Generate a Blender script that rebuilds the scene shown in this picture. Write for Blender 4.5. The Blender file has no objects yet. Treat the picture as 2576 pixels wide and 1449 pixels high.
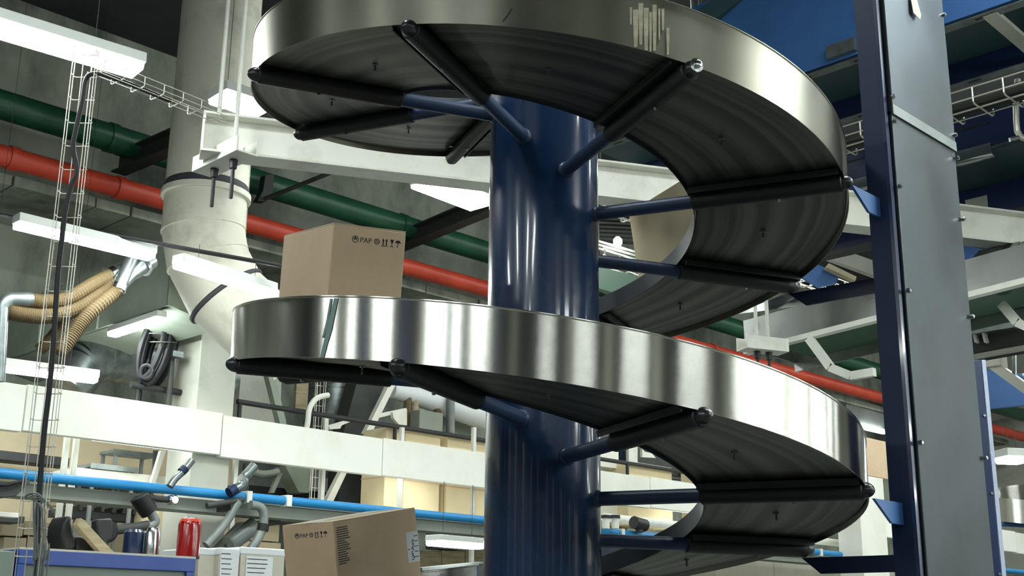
import bpy, math, random
import numpy as np
from mathutils import Vector, Matrix
random.seed(7)
S = bpy.context.scene
COL = S.collection

# ------------------------------------------------------------------ camera
# World axes: X runs along the hall (pipes, mezzanine edge), Y runs across it, Z up, floor at z = 0.
F_PX, PITCH, ROLL, ZC = 3083.0, .27353, .01095, 1.6
q2 = math.sqrt(.5)
HD = Vector((q2, q2, 0)); RG = Vector((q2, -q2, 0)); ZZ = Vector((0, 0, 1))
FW = HD * math.cos(PITCH) + ZZ * math.sin(PITCH)
U0 = -HD * math.sin(PITCH) + ZZ * math.cos(PITCH)
RT = RG * math.cos(ROLL) + U0 * math.sin(ROLL)
UP = -RG * math.sin(ROLL) + U0 * math.cos(ROLL)
EYE = Vector((0, 0, ZC))
cd = bpy.data.cameras.new('camera'); cam = bpy.data.objects.new('camera', cd); COL.objects.link(cam)
cd.sensor_width = 36.0; cd.lens = F_PX / 2576 * 36.0; cd.clip_start = .05; cd.clip_end = 200
M = Matrix((( RT.x, UP.x, -FW.x, EYE.x), (RT.y, UP.y, -FW.y, EYE.y), (RT.z, UP.z, -FW.z, EYE.z), (0, 0, 0, 1)))
cam.matrix_world = M
S.camera = cam

# ------------------------------------------------------------------ world and exposure
w = bpy.data.worlds.new('world'); S.world = w; w.use_nodes = True
w.node_tree.nodes['Background'].inputs[0].default_value = (.55, .75, .8, 1)
w.node_tree.nodes['Background'].inputs[1].default_value = .02
vs = S.view_settings
vs.view_transform = 'Standard'; vs.look = 'None'; vs.gamma = 1; vs.use_curve_mapping = False
vs.exposure = 0.62
LAMP = 42.0          # luminaire diffuser emission

# ------------------------------------------------------------------ measuring helpers: where a sight line meets a real plane of the hall
def ray(x, y): return FW * F_PX + RT * (x - 1288) + UP * (724.5 - y)
def hit(x, y, n, c):
    d = ray(x, y); n = Vector(n); return EYE + d * ((c - EYE.dot(n)) / d.dot(n))
def av(x, y, V): return hit(x, y, (0, 1, 0), V)
def au(x, y, U): return hit(x, y, (1, 0, 0), U)
def az(x, y, Z): return hit(x, y, (0, 0, 1), Z)
def ad(x, y, D): return hit(x, y, HD, D)

# ------------------------------------------------------------------ materials
MATS = {}
def lin(c):
    return tuple(((v / 255) / 12.92 if v / 255 <= .04045 else ((v / 255 + .055) / 1.055) ** 2.4) for v in c)
def mat(name, c, rough=.6, metal=0., c2=None, scale=4., detail=4., stretch=None, bump=0., bscale=None, spec=.5, aniso=0., coat=0., rvar=0., emit=None, lo=.35, hi=.65, tangent=False, alpha=1., trans=0.):
    m = bpy.data.materials.new(name); m.use_nodes = True; MATS[name] = m
    nt = m.node_tree; b = nt.nodes['Principled BSDF']
    C = lin(c) + (1,)
    b.inputs['Base Color'].default_value = C
    b.inputs['Roughness'].default_value = rough
    b.inputs['Metallic'].default_value = metal
    b.inputs['Specular IOR Level'].default_value = spec
    b.inputs['Anisotropic'].default_value = aniso; b.inputs['Anisotropic Rotation'].default_value = .25
    b.inputs['Coat Weight'].default_value = coat
    b.inputs['Coat Roughness'].default_value = .08
    b.inputs['Transmission Weight'].default_value = trans
    if emit:
        b.inputs['Emission Color'].default_value = lin(emit[0]) + (1,); b.inputs['Emission Strength'].default_value = emit[1]
    if c2 or bump or rvar:
        tc = nt.nodes.new('ShaderNodeTexCoord'); mp = nt.nodes.new('ShaderNodeMapping')
        g = nt.nodes.new('ShaderNodeNewGeometry')
        nt.links.new(g.outputs['Position'], mp.inputs['Vector'])
        if stretch: mp.inputs['Scale'].default_value = stretch
        no = nt.nodes.new('ShaderNodeTexNoise'); no.inputs['Scale'].default_value = scale; no.inputs['Detail'].default_value = detail
        no.inputs['Roughness'].default_value = .62
        nt.links.new(mp.outputs[0], no.inputs['Vector'])
        if c2:
            rp = nt.nodes.new('ShaderNodeValToRGB')
            rp.color_ramp.elements[0].position = lo; rp.color_ramp.elements[1].position = hi
            rp.color_ramp.elements[0].color = lin(c2) + (1,); rp.color_ramp.elements[1].color = C
            nt.links.new(no.outputs['Fac'], rp.inputs['Fac']); nt.links.new(rp.outputs[0], b.inputs['Base Color'])
        if rvar:
            mr = nt.nodes.new('ShaderNodeMapRange'); mr.inputs['From Min'].default_value = .3; mr.inputs['From Max'].default_value = .7
            mr.inputs['To Min'].default_value = max(.02, rough - rvar); mr.inputs['To Max'].default_value = rough + rvar
            nt.links.new(no.outputs['Fac'], mr.inputs['Value']); nt.links.new(mr.outputs[0], b.inputs['Roughness'])
        if bump:
            n2 = no
            if bscale:
                n2 = nt.nodes.new('ShaderNodeTexNoise'); n2.inputs['Scale'].default_value = bscale; n2.inputs['Detail'].default_value = 3
                nt.links.new(mp.outputs[0], n2.inputs['Vector'])
            bp = nt.nodes.new('ShaderNodeBump'); bp.inputs['Strength'].default_value = bump; bp.inputs['Distance'].default_value = .02
            nt.links.new(n2.outputs['Fac'], bp.inputs['Height']); nt.links.new(bp.outputs[0], b.inputs['Normal'])
    if tangent:
        t = nt.nodes.new('ShaderNodeTangent'); t.direction_type = 'RADIAL'; t.axis = 'Z'
        nt.links.new(t.outputs[0], b.inputs['Tangent'])
    return m

mat('floor_concrete', (120, 122, 116), .45, c2=(92, 94, 90), scale=.8, bump=.05, bscale=20)
mat('wall_concrete', (168, 172, 158), .9, c2=(88, 95, 88), scale=.9, detail=8, stretch=(1, 1, .5), bump=.25, bscale=9, lo=.38, hi=.62)
mat('dark_concrete', (66, 70, 68), .92, c2=(46, 50, 49), scale=.8, detail=8, stretch=(1, 1, .6), bump=.25, bscale=9)
mat('ceiling_concrete', (62, 66, 68), .95, c2=(44, 48, 50), scale=.5, detail=6)
mat('plaster', (186, 187, 176), .85, c2=(160, 162, 150), scale=1.3, detail=6, lo=.3, hi=.5)
mat('white_paint', (243, 242, 232), .55, c2=(232, 231, 218), scale=1.4, detail=5, lo=.3, hi=.55)
mat('white_steel', (232, 232, 222), .5, c2=(208, 208, 198), scale=2.5, detail=5, lo=.3, hi=.5)
mat('grey_steel', (132, 138, 136), .45, .3, c2=(112, 118, 116), scale=3)
mat('galvanised', (150, 158, 158), .34, .85, c2=(118, 126, 126), scale=7, detail=2)
mat('blue_column', (22, 48, 84), .26, spec=.35, coat=.6, bump=.05, bscale=5, rvar=.06, scale=3, stretch=(1, 1, .25))
mat('blue_arm', (40, 60, 92), .42)
mat('blue_post', (16, 36, 70), .5, spec=.3)
mat('navy_steel', (22, 38, 74), .3, coat=.5)
mat('bright_blue', (44, 74, 150), .4, coat=.2)
mat('blue_panel', (62, 106, 164), .42, c2=(52, 94, 148), scale=1.2)
mat('sleeve_black', (30, 31, 33), .5)
mat('cap_black', (24, 25, 30), .35, coat=.25)
mat('pan_steel', (92, 94, 92), .46, .75)
PAN_AXIS = RG * .12437 + HD * 4.678
def pan_material():
    m = MATS['pan_steel']; nt = m.node_tree; b = nt.nodes['Principled BSDF']
    g = nt.nodes.new('ShaderNodeNewGeometry'); sub = nt.nodes.new('ShaderNodeVectorMath'); sub.operation = 'SUBTRACT'; sub.inputs[1].default_value = (PAN_AXIS.x, PAN_AXIS.y, 0)
    mul = nt.nodes.new('ShaderNodeVectorMath'); mul.operation = 'MULTIPLY'; mul.inputs[1].default_value = (1, 1, 0)
    ln = nt.nodes.new('ShaderNodeVectorMath'); ln.operation = 'LENGTH'
    nt.links.new(g.outputs['Position'], sub.inputs[0]); nt.links.new(sub.outputs[0], mul.inputs[0]); nt.links.new(mul.outputs[0], ln.inputs[0])
    no = nt.nodes.new('ShaderNodeTexNoise'); no.inputs['Scale'].default_value = 1.1; no.inputs['Detail'].default_value = 3; nt.links.new(g.outputs['Position'], no.inputs['Vector'])
    ad_ = nt.nodes.new('ShaderNodeMath'); ad_.operation = 'MULTIPLY_ADD'; ad_.inputs[1].default_value = .10
    nt.links.new(no.outputs['Fac'], ad_.inputs[0]); nt.links.new(ln.outputs['Value'], ad_.inputs[2])
    n1 = nt.nodes.new('ShaderNodeTexNoise'); n1.noise_dimensions = '1D'; n1.inputs['Scale'].default_value = 16; n1.inputs['Detail'].default_value = 2; nt.links.new(ad_.outputs[0], n1.inputs['W'])
    rp = nt.nodes.new('ShaderNodeValToRGB'); e = rp.color_ramp.elements
    e[0].position = .36; e[0].color = lin((84, 85, 81)) + (1,); e[1].position = .60; e[1].color = lin((112, 113, 107)) + (1,)
    nt.links.new(n1.outputs['Fac'], rp.inputs['Fac']); nt.links.new(rp.outputs[0], b.inputs['Base Color'])
pan_material()
mat('rim_steel', (46, 53, 60), .4, .3)
mat('belt_black', (34, 36, 36), .7)
mat('red_paint', (210, 76, 50), .42, c2=(188, 62, 42), scale=2)
mat('red_gloss', (138, 6, 12), .2, coat=.5)
mat('green_paint', (36, 92, 64), .38, c2=(28, 72, 52), scale=2)
mat('pipe_blue', (28, 134, 196), .4)
mat('black_steel', (34, 36, 38), .5)
mat('dark_steel', (60, 64, 62), .6, c2=(48, 50, 48), scale=3)
mat('grey_paint', (146, 152, 142), .6, c2=(132, 138, 128), scale=1.5)
mat('green_grey', (158, 168, 154), .6, c2=(136, 146, 132), scale=1.2)
mat('black_rubber', (12, 14, 18), .55)
mat('tan_hose', (98, 82, 54), .65)
mat('wire_zinc', (206, 204, 192), .38, .7)
mat('cardboard', (216, 190, 158), .8, c2=(206, 178, 146), scale=3, bump=.04, bscale=60)
mat('cardboard_pale', (238, 222, 184), .8, c2=(230, 212, 174), scale=3)
mat('carton_white', (206, 202, 186), .75, c2=(192, 188, 172), scale=3)
mat('paper', (224, 228, 230), .7)
mat('ink', (44, 42, 48), .8)
mat('ink_soft', (72, 68, 68), .8)
mat('beige_board', (202, 188, 158), .75, c2=(190, 174, 144), scale=2)
mat('timber', (178, 164, 134), .7, c2=(150, 136, 108), scale=4, stretch=(1, 1, 6))
mat('cabinet_grey', (122, 134, 126), .5)
mat('duct_white', (196, 194, 178), .6, c2=(160, 158, 144), scale=2.2, detail=6, lo=.3, hi=.5)
mat('sealant', (52, 54, 58), .8)
mat('belt_green', (38, 84, 58), .5)
mat('belt_dark_green', (44, 72, 78), .5)
mat('lamp_body', (216, 220, 214), .5)
mat('lamp_diffuser', (255, 255, 255), .5, emit=((246, 255, 252), LAMP))
mat('blue_sheet', (74, 118, 188), .5, c2=(88, 130, 196), scale=2)
mat('chrome', (200, 204, 206), .2, 1.)
mat('tape', (118, 144, 138), .5)
mat('lime', (206, 202, 176), .9, c2=(176, 172, 148), scale=40)
mat('post_edge', (168, 178, 198), .5)
mat('fill_diffuser', (255, 255, 255), .5, emit=((250, 255, 246), LAMP * .1))  # weak glow for the added lamps hidden behind the mezzanine beam

# brushed stainless steel, with the brush lines running round the band
def stainless(name, c, rough, aniso, var, smudge):
    m = mat(name, c, rough, 1., aniso=aniso)
    nt = m.node_tree; b = nt.nodes['Principled BSDF']
    g = nt.nodes.new('ShaderNodeNewGeometry')
    mp = nt.nodes.new('ShaderNodeMapping'); mp.inputs['Scale'].default_value = (1.2, 1.2, 1.0)
    no = nt.nodes.new('ShaderNodeTexNoise'); no.inputs['Scale'].default_value = 2.6; no.inputs['Detail'].default_value = 6
    nt.links.new(g.outputs['Position'], mp.inputs['Vector']); nt.links.new(mp.outputs[0], no.inputs['Vector'])
    mr = nt.nodes.new('ShaderNodeMapRange'); mr.inputs['From Min'].default_value = .3; mr.inputs['From Max'].default_value = .7
    mr.inputs['To Min'].default_value = rough - var; mr.inputs['To Max'].default_value = rough + var
    nt.links.new(no.outputs['Fac'], mr.inputs['Value']); nt.links.new(mr.outputs[0], b.inputs['Roughness'])
    rp = nt.nodes.new('ShaderNodeValToRGB'); rp.color_ramp.elements[0].position = .3; rp.color_ramp.elements[1].position = .55
    rp.color_ramp.elements[0].color = lin(smudge) + (1,); rp.color_ramp.elements[1].color = lin(c) + (1,)
    nt.links.new(no.outputs['Fac'], rp.inputs['Fac']); nt.links.new(rp.outputs[0], b.inputs['Base Color'])
    t = nt.nodes.new('ShaderNodeTangent'); t.direction_type = 'RADIAL'; t.axis = 'Z'
    nt.links.new(t.outputs[0], b.inputs['Tangent'])
    # fine brush lines
    m2 = nt.nodes.new('ShaderNodeMapping'); m2.inputs['Scale'].default_value = (2, 2, 260)
    n2 = nt.nodes.new('ShaderNodeTexNoise'); n2.inputs['Scale'].default_value = 1.0; n2.inputs['Detail'].default_value = 2
    nt.links.new(g.outputs['Position'], m2.inputs['Vector']); nt.links.new(m2.outputs[0], n2.inputs['Vector'])
    bp = nt.nodes.new('ShaderNodeBump'); bp.inputs['Strength'].default_value = .03; bp.inputs['Distance'].default_value = .002
    nt.links.new(n2.outputs['Fac'], bp.inputs['Height']); nt.links.new(bp.outputs[0], b.inputs['Normal'])
    return m
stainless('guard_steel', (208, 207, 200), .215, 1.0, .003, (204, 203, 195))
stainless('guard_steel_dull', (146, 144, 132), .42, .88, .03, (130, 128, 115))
stainless('conveyor_steel', (186, 188, 184), .30, .6, .05, (160, 162, 158))
stainless('panel_steel', (84, 90, 94), .46, .5, .05, (68, 73, 73))

# ------------------------------------------------------------------ mesh builder
class MB:
    def __init__(s): s.v = []; s.f = []
    def add(s, vs, fs):
        o = len(s.v); s.v += [Vector(p) for p in vs]; s.f += [tuple(i + o for i in f) for f in fs]; return s
    def box(s, a, b):
        x0, x1 = sorted((a[0], b[0])); y0, y1 = sorted((a[1], b[1])); z0, z1 = sorted((a[2], b[2]))
        return s.add([(x0, y0, z0), (x1, y0, z0), (x1, y1, z0), (x0, y1, z0), (x0, y0, z1), (x1, y0, z1), (x1, y1, z1), (x0, y1, z1)],
                     [(0, 3, 2, 1), (4, 5, 6, 7), (0, 1, 5, 4), (1, 2, 6, 5), (2, 3, 7, 6), (3, 0, 4, 7)])
    def obox(s, c, ax, h):
        c = Vector(c); A = [Vector(a).normalized() * k for a, k in zip(ax, h)]
        P = [c + A[0] * i + A[1] * j + A[2] * k for k in (-1, 1) for i, j in ((-1, -1), (1, -1), (1, 1), (-1, 1))]
        return s.add(P, [(0, 3, 2, 1), (4, 5, 6, 7), (0, 1, 5, 4), (1, 2, 6, 5), (2, 3, 7, 6), (3, 0, 4, 7)])
    def beam(s, p, q, wd, ht, up=(0, 0, 1)):
        p, q = Vector(p), Vector(q); d = (q - p); L = d.length; d = d / L
        side = d.cross(Vector(up)).normalized(); u = side.cross(d).normalized()
        return s.obox((p + q) / 2, (d, side, u), (L / 2, wd / 2, ht / 2))
    def prism(s, poly, vec):
        n = len(poly); vec = Vector(vec); P = [Vector(p) for p in poly]
        return s.add(P + [p + vec for p in P], [tuple(range(n - 1, -1, -1)), tuple(range(n, 2 * n))] + [(i, (i + 1) % n, n + (i + 1) % n, n + i) for i in range(n)])
    def profile(s, p, q, prof, up=(0, 0, 1)):      # sweep a 2-D outline (side, up) from p to q
        p, q = Vector(p), Vector(q); d = (q - p).normalized(); side = d.cross(Vector(up)).normalized(); u = side.cross(d).normalized()
        return s.prism([p + side * a + u * b for a, b in prof], q - p)
    def tube(s, pts, r, seg=10, cap=True):
        P = [Vector(p) for p in pts]; n = len(P); rr = r if isinstance(r, (list, tuple)) else [r] * n
        T = []
        for i in range(n):
            a = P[max(i - 1, 0)]; b = P[min(i + 1, n - 1)]; T.append((b - a).normalized())
        ref = Vector((0, 0, 1)) if abs(T[0].z) < .9 else Vector((1, 0, 0))
        N = (ref - T[0] * ref.dot(T[0])).normalized(); vs = []
        for i in range(n):
            N = (N - T[i] * N.dot(T[i])).normalized(); B = T[i].cross(N)
            for k in range(seg):
                a = 2 * math.pi * k / seg; vs.append(P[i] + (N * math.cos(a) + B * math.sin(a)) * rr[i])
        fs = [(i * seg + k, i * seg + (k + 1) % seg, (i + 1) * seg + (k + 1) % seg, (i + 1) * seg + k) for i in range(n - 1) for k in range(seg)]
        if cap: fs += [tuple(range(seg - 1, -1, -1)), tuple((n - 1) * seg + k for k in range(seg))]
        return s.add(vs, fs)
    def lathe(s, prof, c, axis=(0, 0, 1), seg=24):   # prof: (radius, along)
        ax = Vector(axis).normalized(); ref = Vector((1, 0, 0)) if abs(ax.x) < .9 else Vector((0, 1, 0))
        N = (ref - ax * ref.dot(ax)).normalized(); B = ax.cross(N); c = Vector(c); n = len(prof); vs = []
        for r, h in prof:
            r = max(r, .0004)
            for k in range(seg):
                a = 2 * math.pi * k / seg; vs.append(c + ax * h + (N * math.cos(a) + B * math.sin(a)) * r)
        fs = [(i * seg + k, i * seg + (k + 1) % seg, (i + 1) * seg + (k + 1) % seg, (i + 1) * seg + k) for i in range(n - 1) for k in range(seg)]
        fs += [tuple(range(seg - 1, -1, -1)), tuple((n - 1) * seg + k for k in range(seg))]
        return s.add(vs, fs)
    def bounds(s):
        a = Vector((min(p[i] for p in s.v) for i in range(3))); b = Vector((max(p[i] for p in s.v) for i in range(3))); return a, b
    def mesh(s, name, m, loc=(0, 0, 0), smooth=35):
        me = bpy.data.meshes.new(name); L = Vector(loc)
        me.from_pydata([tuple(p - L) for p in s.v], [], s.f); me.update()
        import bmesh
        bm = bmesh.new(); bm.from_mesh(me); bmesh.ops.recalc_face_normals(bm, faces=bm.faces); bm.to_mesh(me); bm.free()
        if smooth:
            me.polygons.foreach_set('use_smooth', [True] * len(me.polygons)); me.set_sharp_from_angle(angle=math.radians(smooth))
        me.materials.append(MATS[m]); return me

def arc(c, a, b, t0, t1, n=10):       # points on an arc in the plane of vectors a, b
    c, a, b = Vector(c), Vector(a), Vector(b)
    return [c + a * math.cos(t0 + (t1 - t0) * i / n) + b * math.sin(t0 + (t1 - t0) * i / n) for i in range(n + 1)]
def smooth_path(pts, n=6):            # Catmull-Rom through the points
    P = [Vector(p) for p in pts]; out = []
    for i in range(len(P) - 1):
        p0 = P[max(i - 1, 0)]; p1 = P[i]; p2 = P[i + 1]; p3 = P[min(i + 2, len(P) - 1)]
        for k in range(n):
            t = k / n; out.append(.5 * ((2 * p1) + (p2 - p0) * t + (2 * p0 - 5 * p1 + 4 * p2 - p3) * t * t + (3 * p1 - p0 - 3 * p2 + p3) * t ** 3))
    return out + [P[-1]]

def props(o, label=None, cat=None, group=None, kind=None):
    if label: o['label'] = label
    if cat: o['category'] = cat
    if group: o['group'] = group
    if kind: o['kind'] = kind
    return o
def thing(name, label, cat, loc=(0, 0, 0), group=None, kind=None):
    o = bpy.data.objects.new(name, None); COL.objects.link(o); o.location = loc; o.empty_display_size = .1
    return props(o, label, cat, group, kind)
def absloc(o):
    L = Vector(o.location)
    while o.parent: o = o.parent; L += Vector(o.location)
    return L
def bev(o, wd, seg=2):
    b = o.modifiers.new('bevel', 'BEVEL'); b.width = wd; b.segments = seg; b.limit_method = 'ANGLE'; b.angle_limit = math.radians(40); b.harden_normals = False
    return o
def part(name, mb, m, parent, bevel=0, label=None, smooth=35, kind=None):      # mesh given in world coordinates, origin at its own centre
    a, b = mb.bounds(); L = (a + b) / 2; o = bpy.data.objects.new(name, mb.mesh(name, m, L, smooth)); COL.objects.link(o)
    if parent: o.parent = parent; o.location = L - absloc(parent)
    else: o.location = L
    if label: o['label'] = label
    if kind: o['kind'] = kind
    if bevel: bev(o, bevel)
    return o
def solo(name, mb, m, label, cat, group=None, bevel=0, smooth=35, kind=None):
    return props(part(name, mb, m, None, bevel, smooth=smooth), label, cat, group, kind)
def struct(name, mb, m, label=None, bevel=0):
    o = part(name, mb, m, None, bevel); o['kind'] = 'structure'
    if label: o['label'] = label
    return o
def like(o, parent, off=(0, 0, 0), mw=None):     # copy of a part (shares its mesh)
    c = o.copy(); COL.objects.link(c); c.parent = parent
    c.location = Vector(o.location) + Vector(off); return c
def copy_tree(o, parent=None):
    c = o.copy(); COL.objects.link(c); c.parent = parent
    for ch in list(o.children): copy_tree(ch, c)
    return c
# ------------------------------------------------------------------ the hall: floor, ceiling, walls
U1, U2, V1, V2, ZT = -9., 34., -9., 15., 9.6
VB = 11.0     # plane of the mezzanine edge
struct('floor', MB().box((U1, V1, -.1), (U2, V2, 0)), 'floor_concrete')
struct('ceiling', MB().box((U1, V1, ZT), (U2, V2, ZT + .2)), 'ceiling_concrete')
struct('wall_back', MB().box((U1, V2, 0), (U2, V2 + .3, ZT)), 'wall_concrete')
struct('wall_right', MB().box((U2, V1, 0), (U2 + .3, V2, ZT)), 'plaster')
struct('wall_left', MB().box((U1 - .3, V1, 0), (U1, V2, ZT)), 'dark_concrete')
struct('wall_front', MB().box((U1, V1 - .3, 0), (6.5, V1, ZT)), 'dark_concrete')  # unseen near wall, split dark and pale to shape reflections in the steel
struct('wall_front_right', MB().box((6.5, V1 - .3, 0), (U2, V1, ZT)), 'plaster')

# ------------------------------------------------------------------ luminaires
LG = 'fluorescent luminaires'
def luminaire(p, q, wd, ht, label, hang=None, group=None, dm='lamp_diffuser'):
    p, q = Vector(p), Vector(q); c = (p + q) / 2; d = (q - p).normalized(); side = d.cross(ZZ).normalized(); L = (q - p).length
    t = thing('luminaire', label, 'ceiling lamp', (c.x, c.y, c.z), group)
    up = side.cross(d)
    h = wd / 2
    part('housing', MB().profile(p + up * .02, q + up * .02, [(-h, 0), (-h * .94, ht), (h * .94, ht), (h, 0)]), 'lamp_body', t, .004)
    part('diffuser', MB().profile(p + d * .012, q - d * .012, [(-h * .97, .022), (-h * .97, -.006), (-h * .84, -.024), (h * .84, -.024), (h * .97, -.006), (h * .97, .022)]), dm, t)
    if hang:
        for k in (.2, .8):
            a = p.lerp(q, k) + up * ht
            part('suspension_wire', MB().tube([a, (a.x, a.y, hang)], .0025, 5), 'dark_steel', t)
    return t
# ------------------------------------------------------------------ spiral conveyor
SC = RG * .12437 + HD * 4.678          # axis of the spiral
RK, HT, PHI, STEP = 1.2, 1.1173, -1.19024, .78585
Z0 = 2.0152 + ZC
RIN, ROUT, RCOL = .60, 1.185, .2199
def sdir(n):
    a = PHI + n * STEP; return RG * math.sin(a) - HD * math.cos(a)
def stan(n):
    a = PHI + n * STEP; return RG * math.cos(a) + HD * math.sin(a)
def sz(n): return Z0 - HT * n / 8
def sp(n, r, dz=0): 
    p = SC + sdir(n) * r; return Vector((p.x, p.y, sz(n) + dz))
def helix(n0, n1, prof, per=12):      # closed outline (r, dz) swept down the spiral
    k = max(2, int(round((n1 - n0) * per))); m = len(prof); mb = MB(); vs = []
    for i in range(k + 1):
        n = n0 + (n1 - n0) * i / k
        vs += [sp(n, r, dz) for r, dz in prof]
    fs = [(i * m + j, i * m + (j + 1) % m, (i + 1) * m + (j + 1) % m, (i + 1) * m + j) for i in range(k) for j in range(m)]
    fs += [tuple(range(m)), tuple(k * m + j for j in range(m - 1, -1, -1))]
    return mb.add(vs, fs)
NA, NB = -3.3, 20.0
spiral = thing('spiral_conveyor', 'tall spiral conveyor of steel guards winding round a blue column', 'conveyor', (SC.x, SC.y, 0))
column = part('column', MB().lathe([(RCOL, .02), (RCOL, 5.6)], (SC.x, SC.y, 0), seg=64), 'blue_column', spiral, label='glossy blue round centre column')
part('base_plate', MB().box((SC.x - .4, SC.y - .4, 0), (SC.x + .4, SC.y + .4, .025)), 'blue_column', spiral)
# guards: panels of about one turn
G0, G1 = .013, .213
cuts = [NA, 6.2, 13.8, NB]
for i in range(3):
    a, b = cuts[i] + .004, cuts[i + 1] - .004
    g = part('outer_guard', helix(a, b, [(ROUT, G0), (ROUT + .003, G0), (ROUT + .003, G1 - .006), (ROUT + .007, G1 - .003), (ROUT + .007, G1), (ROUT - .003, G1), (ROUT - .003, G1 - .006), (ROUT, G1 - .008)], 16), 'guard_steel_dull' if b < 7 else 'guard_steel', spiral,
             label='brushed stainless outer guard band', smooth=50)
part('inner_rim', helix(NA, NB, [(RIN, .022), (RIN + .004, .022), (RIN + .004, .098), (RIN, .098)], 12), 'rim_steel', spiral, label='low steel rim along the inner edge', smooth=50)
part('carrier_belt', helix(NA, NB, [(RIN + .012, .062), (ROUT - .012, .062), (ROUT - .012, .074), (RIN + .012, .074)], 12), 'belt_black', spiral, smooth=50)
def pan_profile():
    P = [(RIN + .006, .05), (RIN + .006, .036)]
    rs = np.linspace(RIN + .01, ROUT - .006, 22)
    for r in rs:
        w_ = math.sin((r - RIN) / (ROUT - RIN) * math.pi * 7) * .0018 * math.exp(-((r - .82) / .16) ** 2)
        P.append((float(r), .034 + w_))
    P += [(ROUT - .003, .036), (ROUT - .003, .05)]
    return P
PP = pan_profile()
k0 = math.ceil(NA)
def rib_frame(n):
    return sdir(n), stan(n)
pan0 = None
def rotz_copy(o, dn):      # a part moved dn steps down the spiral (rotation about the axis plus drop)
    c = o.copy(); COL.objects.link(c); c.parent = spiral if o.parent == spiral else o.parent
    ang = dn * STEP
    # stepping n by one turns the radius by +STEP measured from -HD towards RG: counter-clockwise seen from above
    R = Matrix.Rotation(ang, 4, 'Z'); L = Vector(o.location)
    c.location = (R @ Vector((L.x, L.y, 0))) + Vector((0, 0, L.z - HT * dn / 8)); c.rotation_euler = (0, 0, o.rotation_euler.z + ang)
    return c
def build_pan(n):
    return part('belt_pan', helix(n + .045, n + .995, PP, 12), 'pan_steel', spiral, smooth=50, label='dark grey steel pan under the belt')
def build_arm(n):
    e, t = rib_frame(n)
    def at(r, dz=0): return sp(n, r, dz)
    a = part('arm', MB().tube([at(RCOL - .01), at(RIN + .03)], .0265, 20), 'blue_arm', spiral, label='blue tube arm welded to the column')
    part('weld_collar', MB().tube([at(RCOL - .004), at(RCOL + .006), at(RCOL + .012)], [.034, .032, .0265], 20), 'blue_arm', a)
    part('sleeve', MB().tube([at(RIN + .012), at(RIN + .016), at(ROUT - .012), at(ROUT - .008)], [.030, .034, .034, .030], 20), 'sleeve_black', a, label='black sleeve tube')
    prof = [(.0, -.03)] + [(.029 * math.cos(x), -.012 + .04 * math.sin(x)) for x in np.linspace(-.5, math.pi / 2, 9)]
    c = at(ROUT + .004)
    part('end_cap', MB().lathe([(max(r, .001), h) for r, h in prof[1:]], c, e, 20), 'cap_black', a, label='round black end cap')
    mb = MB(); p, q = at(RIN + .012, .030) - t * .046, at(ROUT - .012, .030) - t * .046
    mb.beam(p, q, .05, .008)
    p, q = at(RIN + .012, .022) - t * .068, at(ROUT - .012, .022) - t * .068
    mb.beam(p, q, .004, .022)
    part('cross_angle', mb, 'sleeve_black', a)
    b = at((RIN + ROUT) / 2 + .05, -.036)
    part('screw', MB().lathe([(.006, -.006), (.0065, 0), (.0065, .012)], b, (0, 0, 1), 8), 'galvanised', a)
    return a
def build_bolt(n):
    p = sp(n + .5, .88, .034)
    mb = MB().lathe([(.004, -.030), (.004, -.006), (.011, -.006), (.011, .002)], p, (0, 0, 1), 8)
    return part('pan_bolt', mb, 'galvanised', spiral)
p0, a0, b0 = build_pan(0), build_arm(0), build_bolt(0)
a0kids = list(a0.children)
for n in range(k0, int(NB)):
    if n == 0: continue
    rotz_copy(p0, n); rotz_copy(b0, n)
    a = rotz_copy(a0, n)
    for ch in a0kids:
        c = ch.copy(); COL.objects.link(c); c.parent = a
# short lead-in piece at the top
part('belt_pan', helix(NA, k0 - .005, PP, 12), 'pan_steel', spiral, smooth=50)
# limewash drips on the upper guard and the tape scar on the lower one
def on_guard(x, y, turn):      # where a sight line meets the outside of the guard: position n on the spiral and height above the arms
    d = ray(x, y); o = EYE - Vector((SC.x, SC.y, 0)); A = d.x ** 2 + d.y ** 2; B = 2 * (o.x * d.x + o.y * d.y); C_ = o.x ** 2 + o.y ** 2 - (ROUT + .0045) ** 2
    t = (-B - math.sqrt(max(0, B * B - 4 * A * C_))) / (2 * A); p = EYE + d * t
    r = Vector((p.x - SC.x, p.y - SC.y, 0)); a = math.atan2(r.dot(RG), -r.dot(HD)); n = (a - PHI) / STEP
    n += 8 * turn; return n, p.z - sz(n)
def guard_patch(name, pix, turn, m, label, off=.0046):
    q = [on_guard(x, y, turn) for x, y in pix]; q = [(n, min(max(dz, G0 + .001), G1 - .009)) for n, dz in q]; mb = MB()
    P = [sp(n, ROUT + off - .001, dz) for n, dz in q]; Q = [sp(n, ROUT + off + .0004, dz) for n, dz in q]; k = len(P)
    mb.add(P + Q, [tuple(range(k)), tuple(range(2 * k - 1, k - 1, -1))] + [(i, (i + 1) % k, k + (i + 1) % k, k + i) for i in range(k)])
    return part(name, mb, m, spiral, label=label)
def streak(x0, x1, y0, y1, lean=0, taper=.6):
    xm = (x0 + x1) / 2; w_ = (x1 - x0) / 2
    return [(x0, y0), (x1, y0), (x1 + lean - w_ * .1, (y0 + y1) / 2), (xm + lean * 2 + w_ * taper, y1), (xm + lean * 2 - w_ * taper, y1), (x0 + lean + w_ * .15, (y0 + y1) / 2)]
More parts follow.
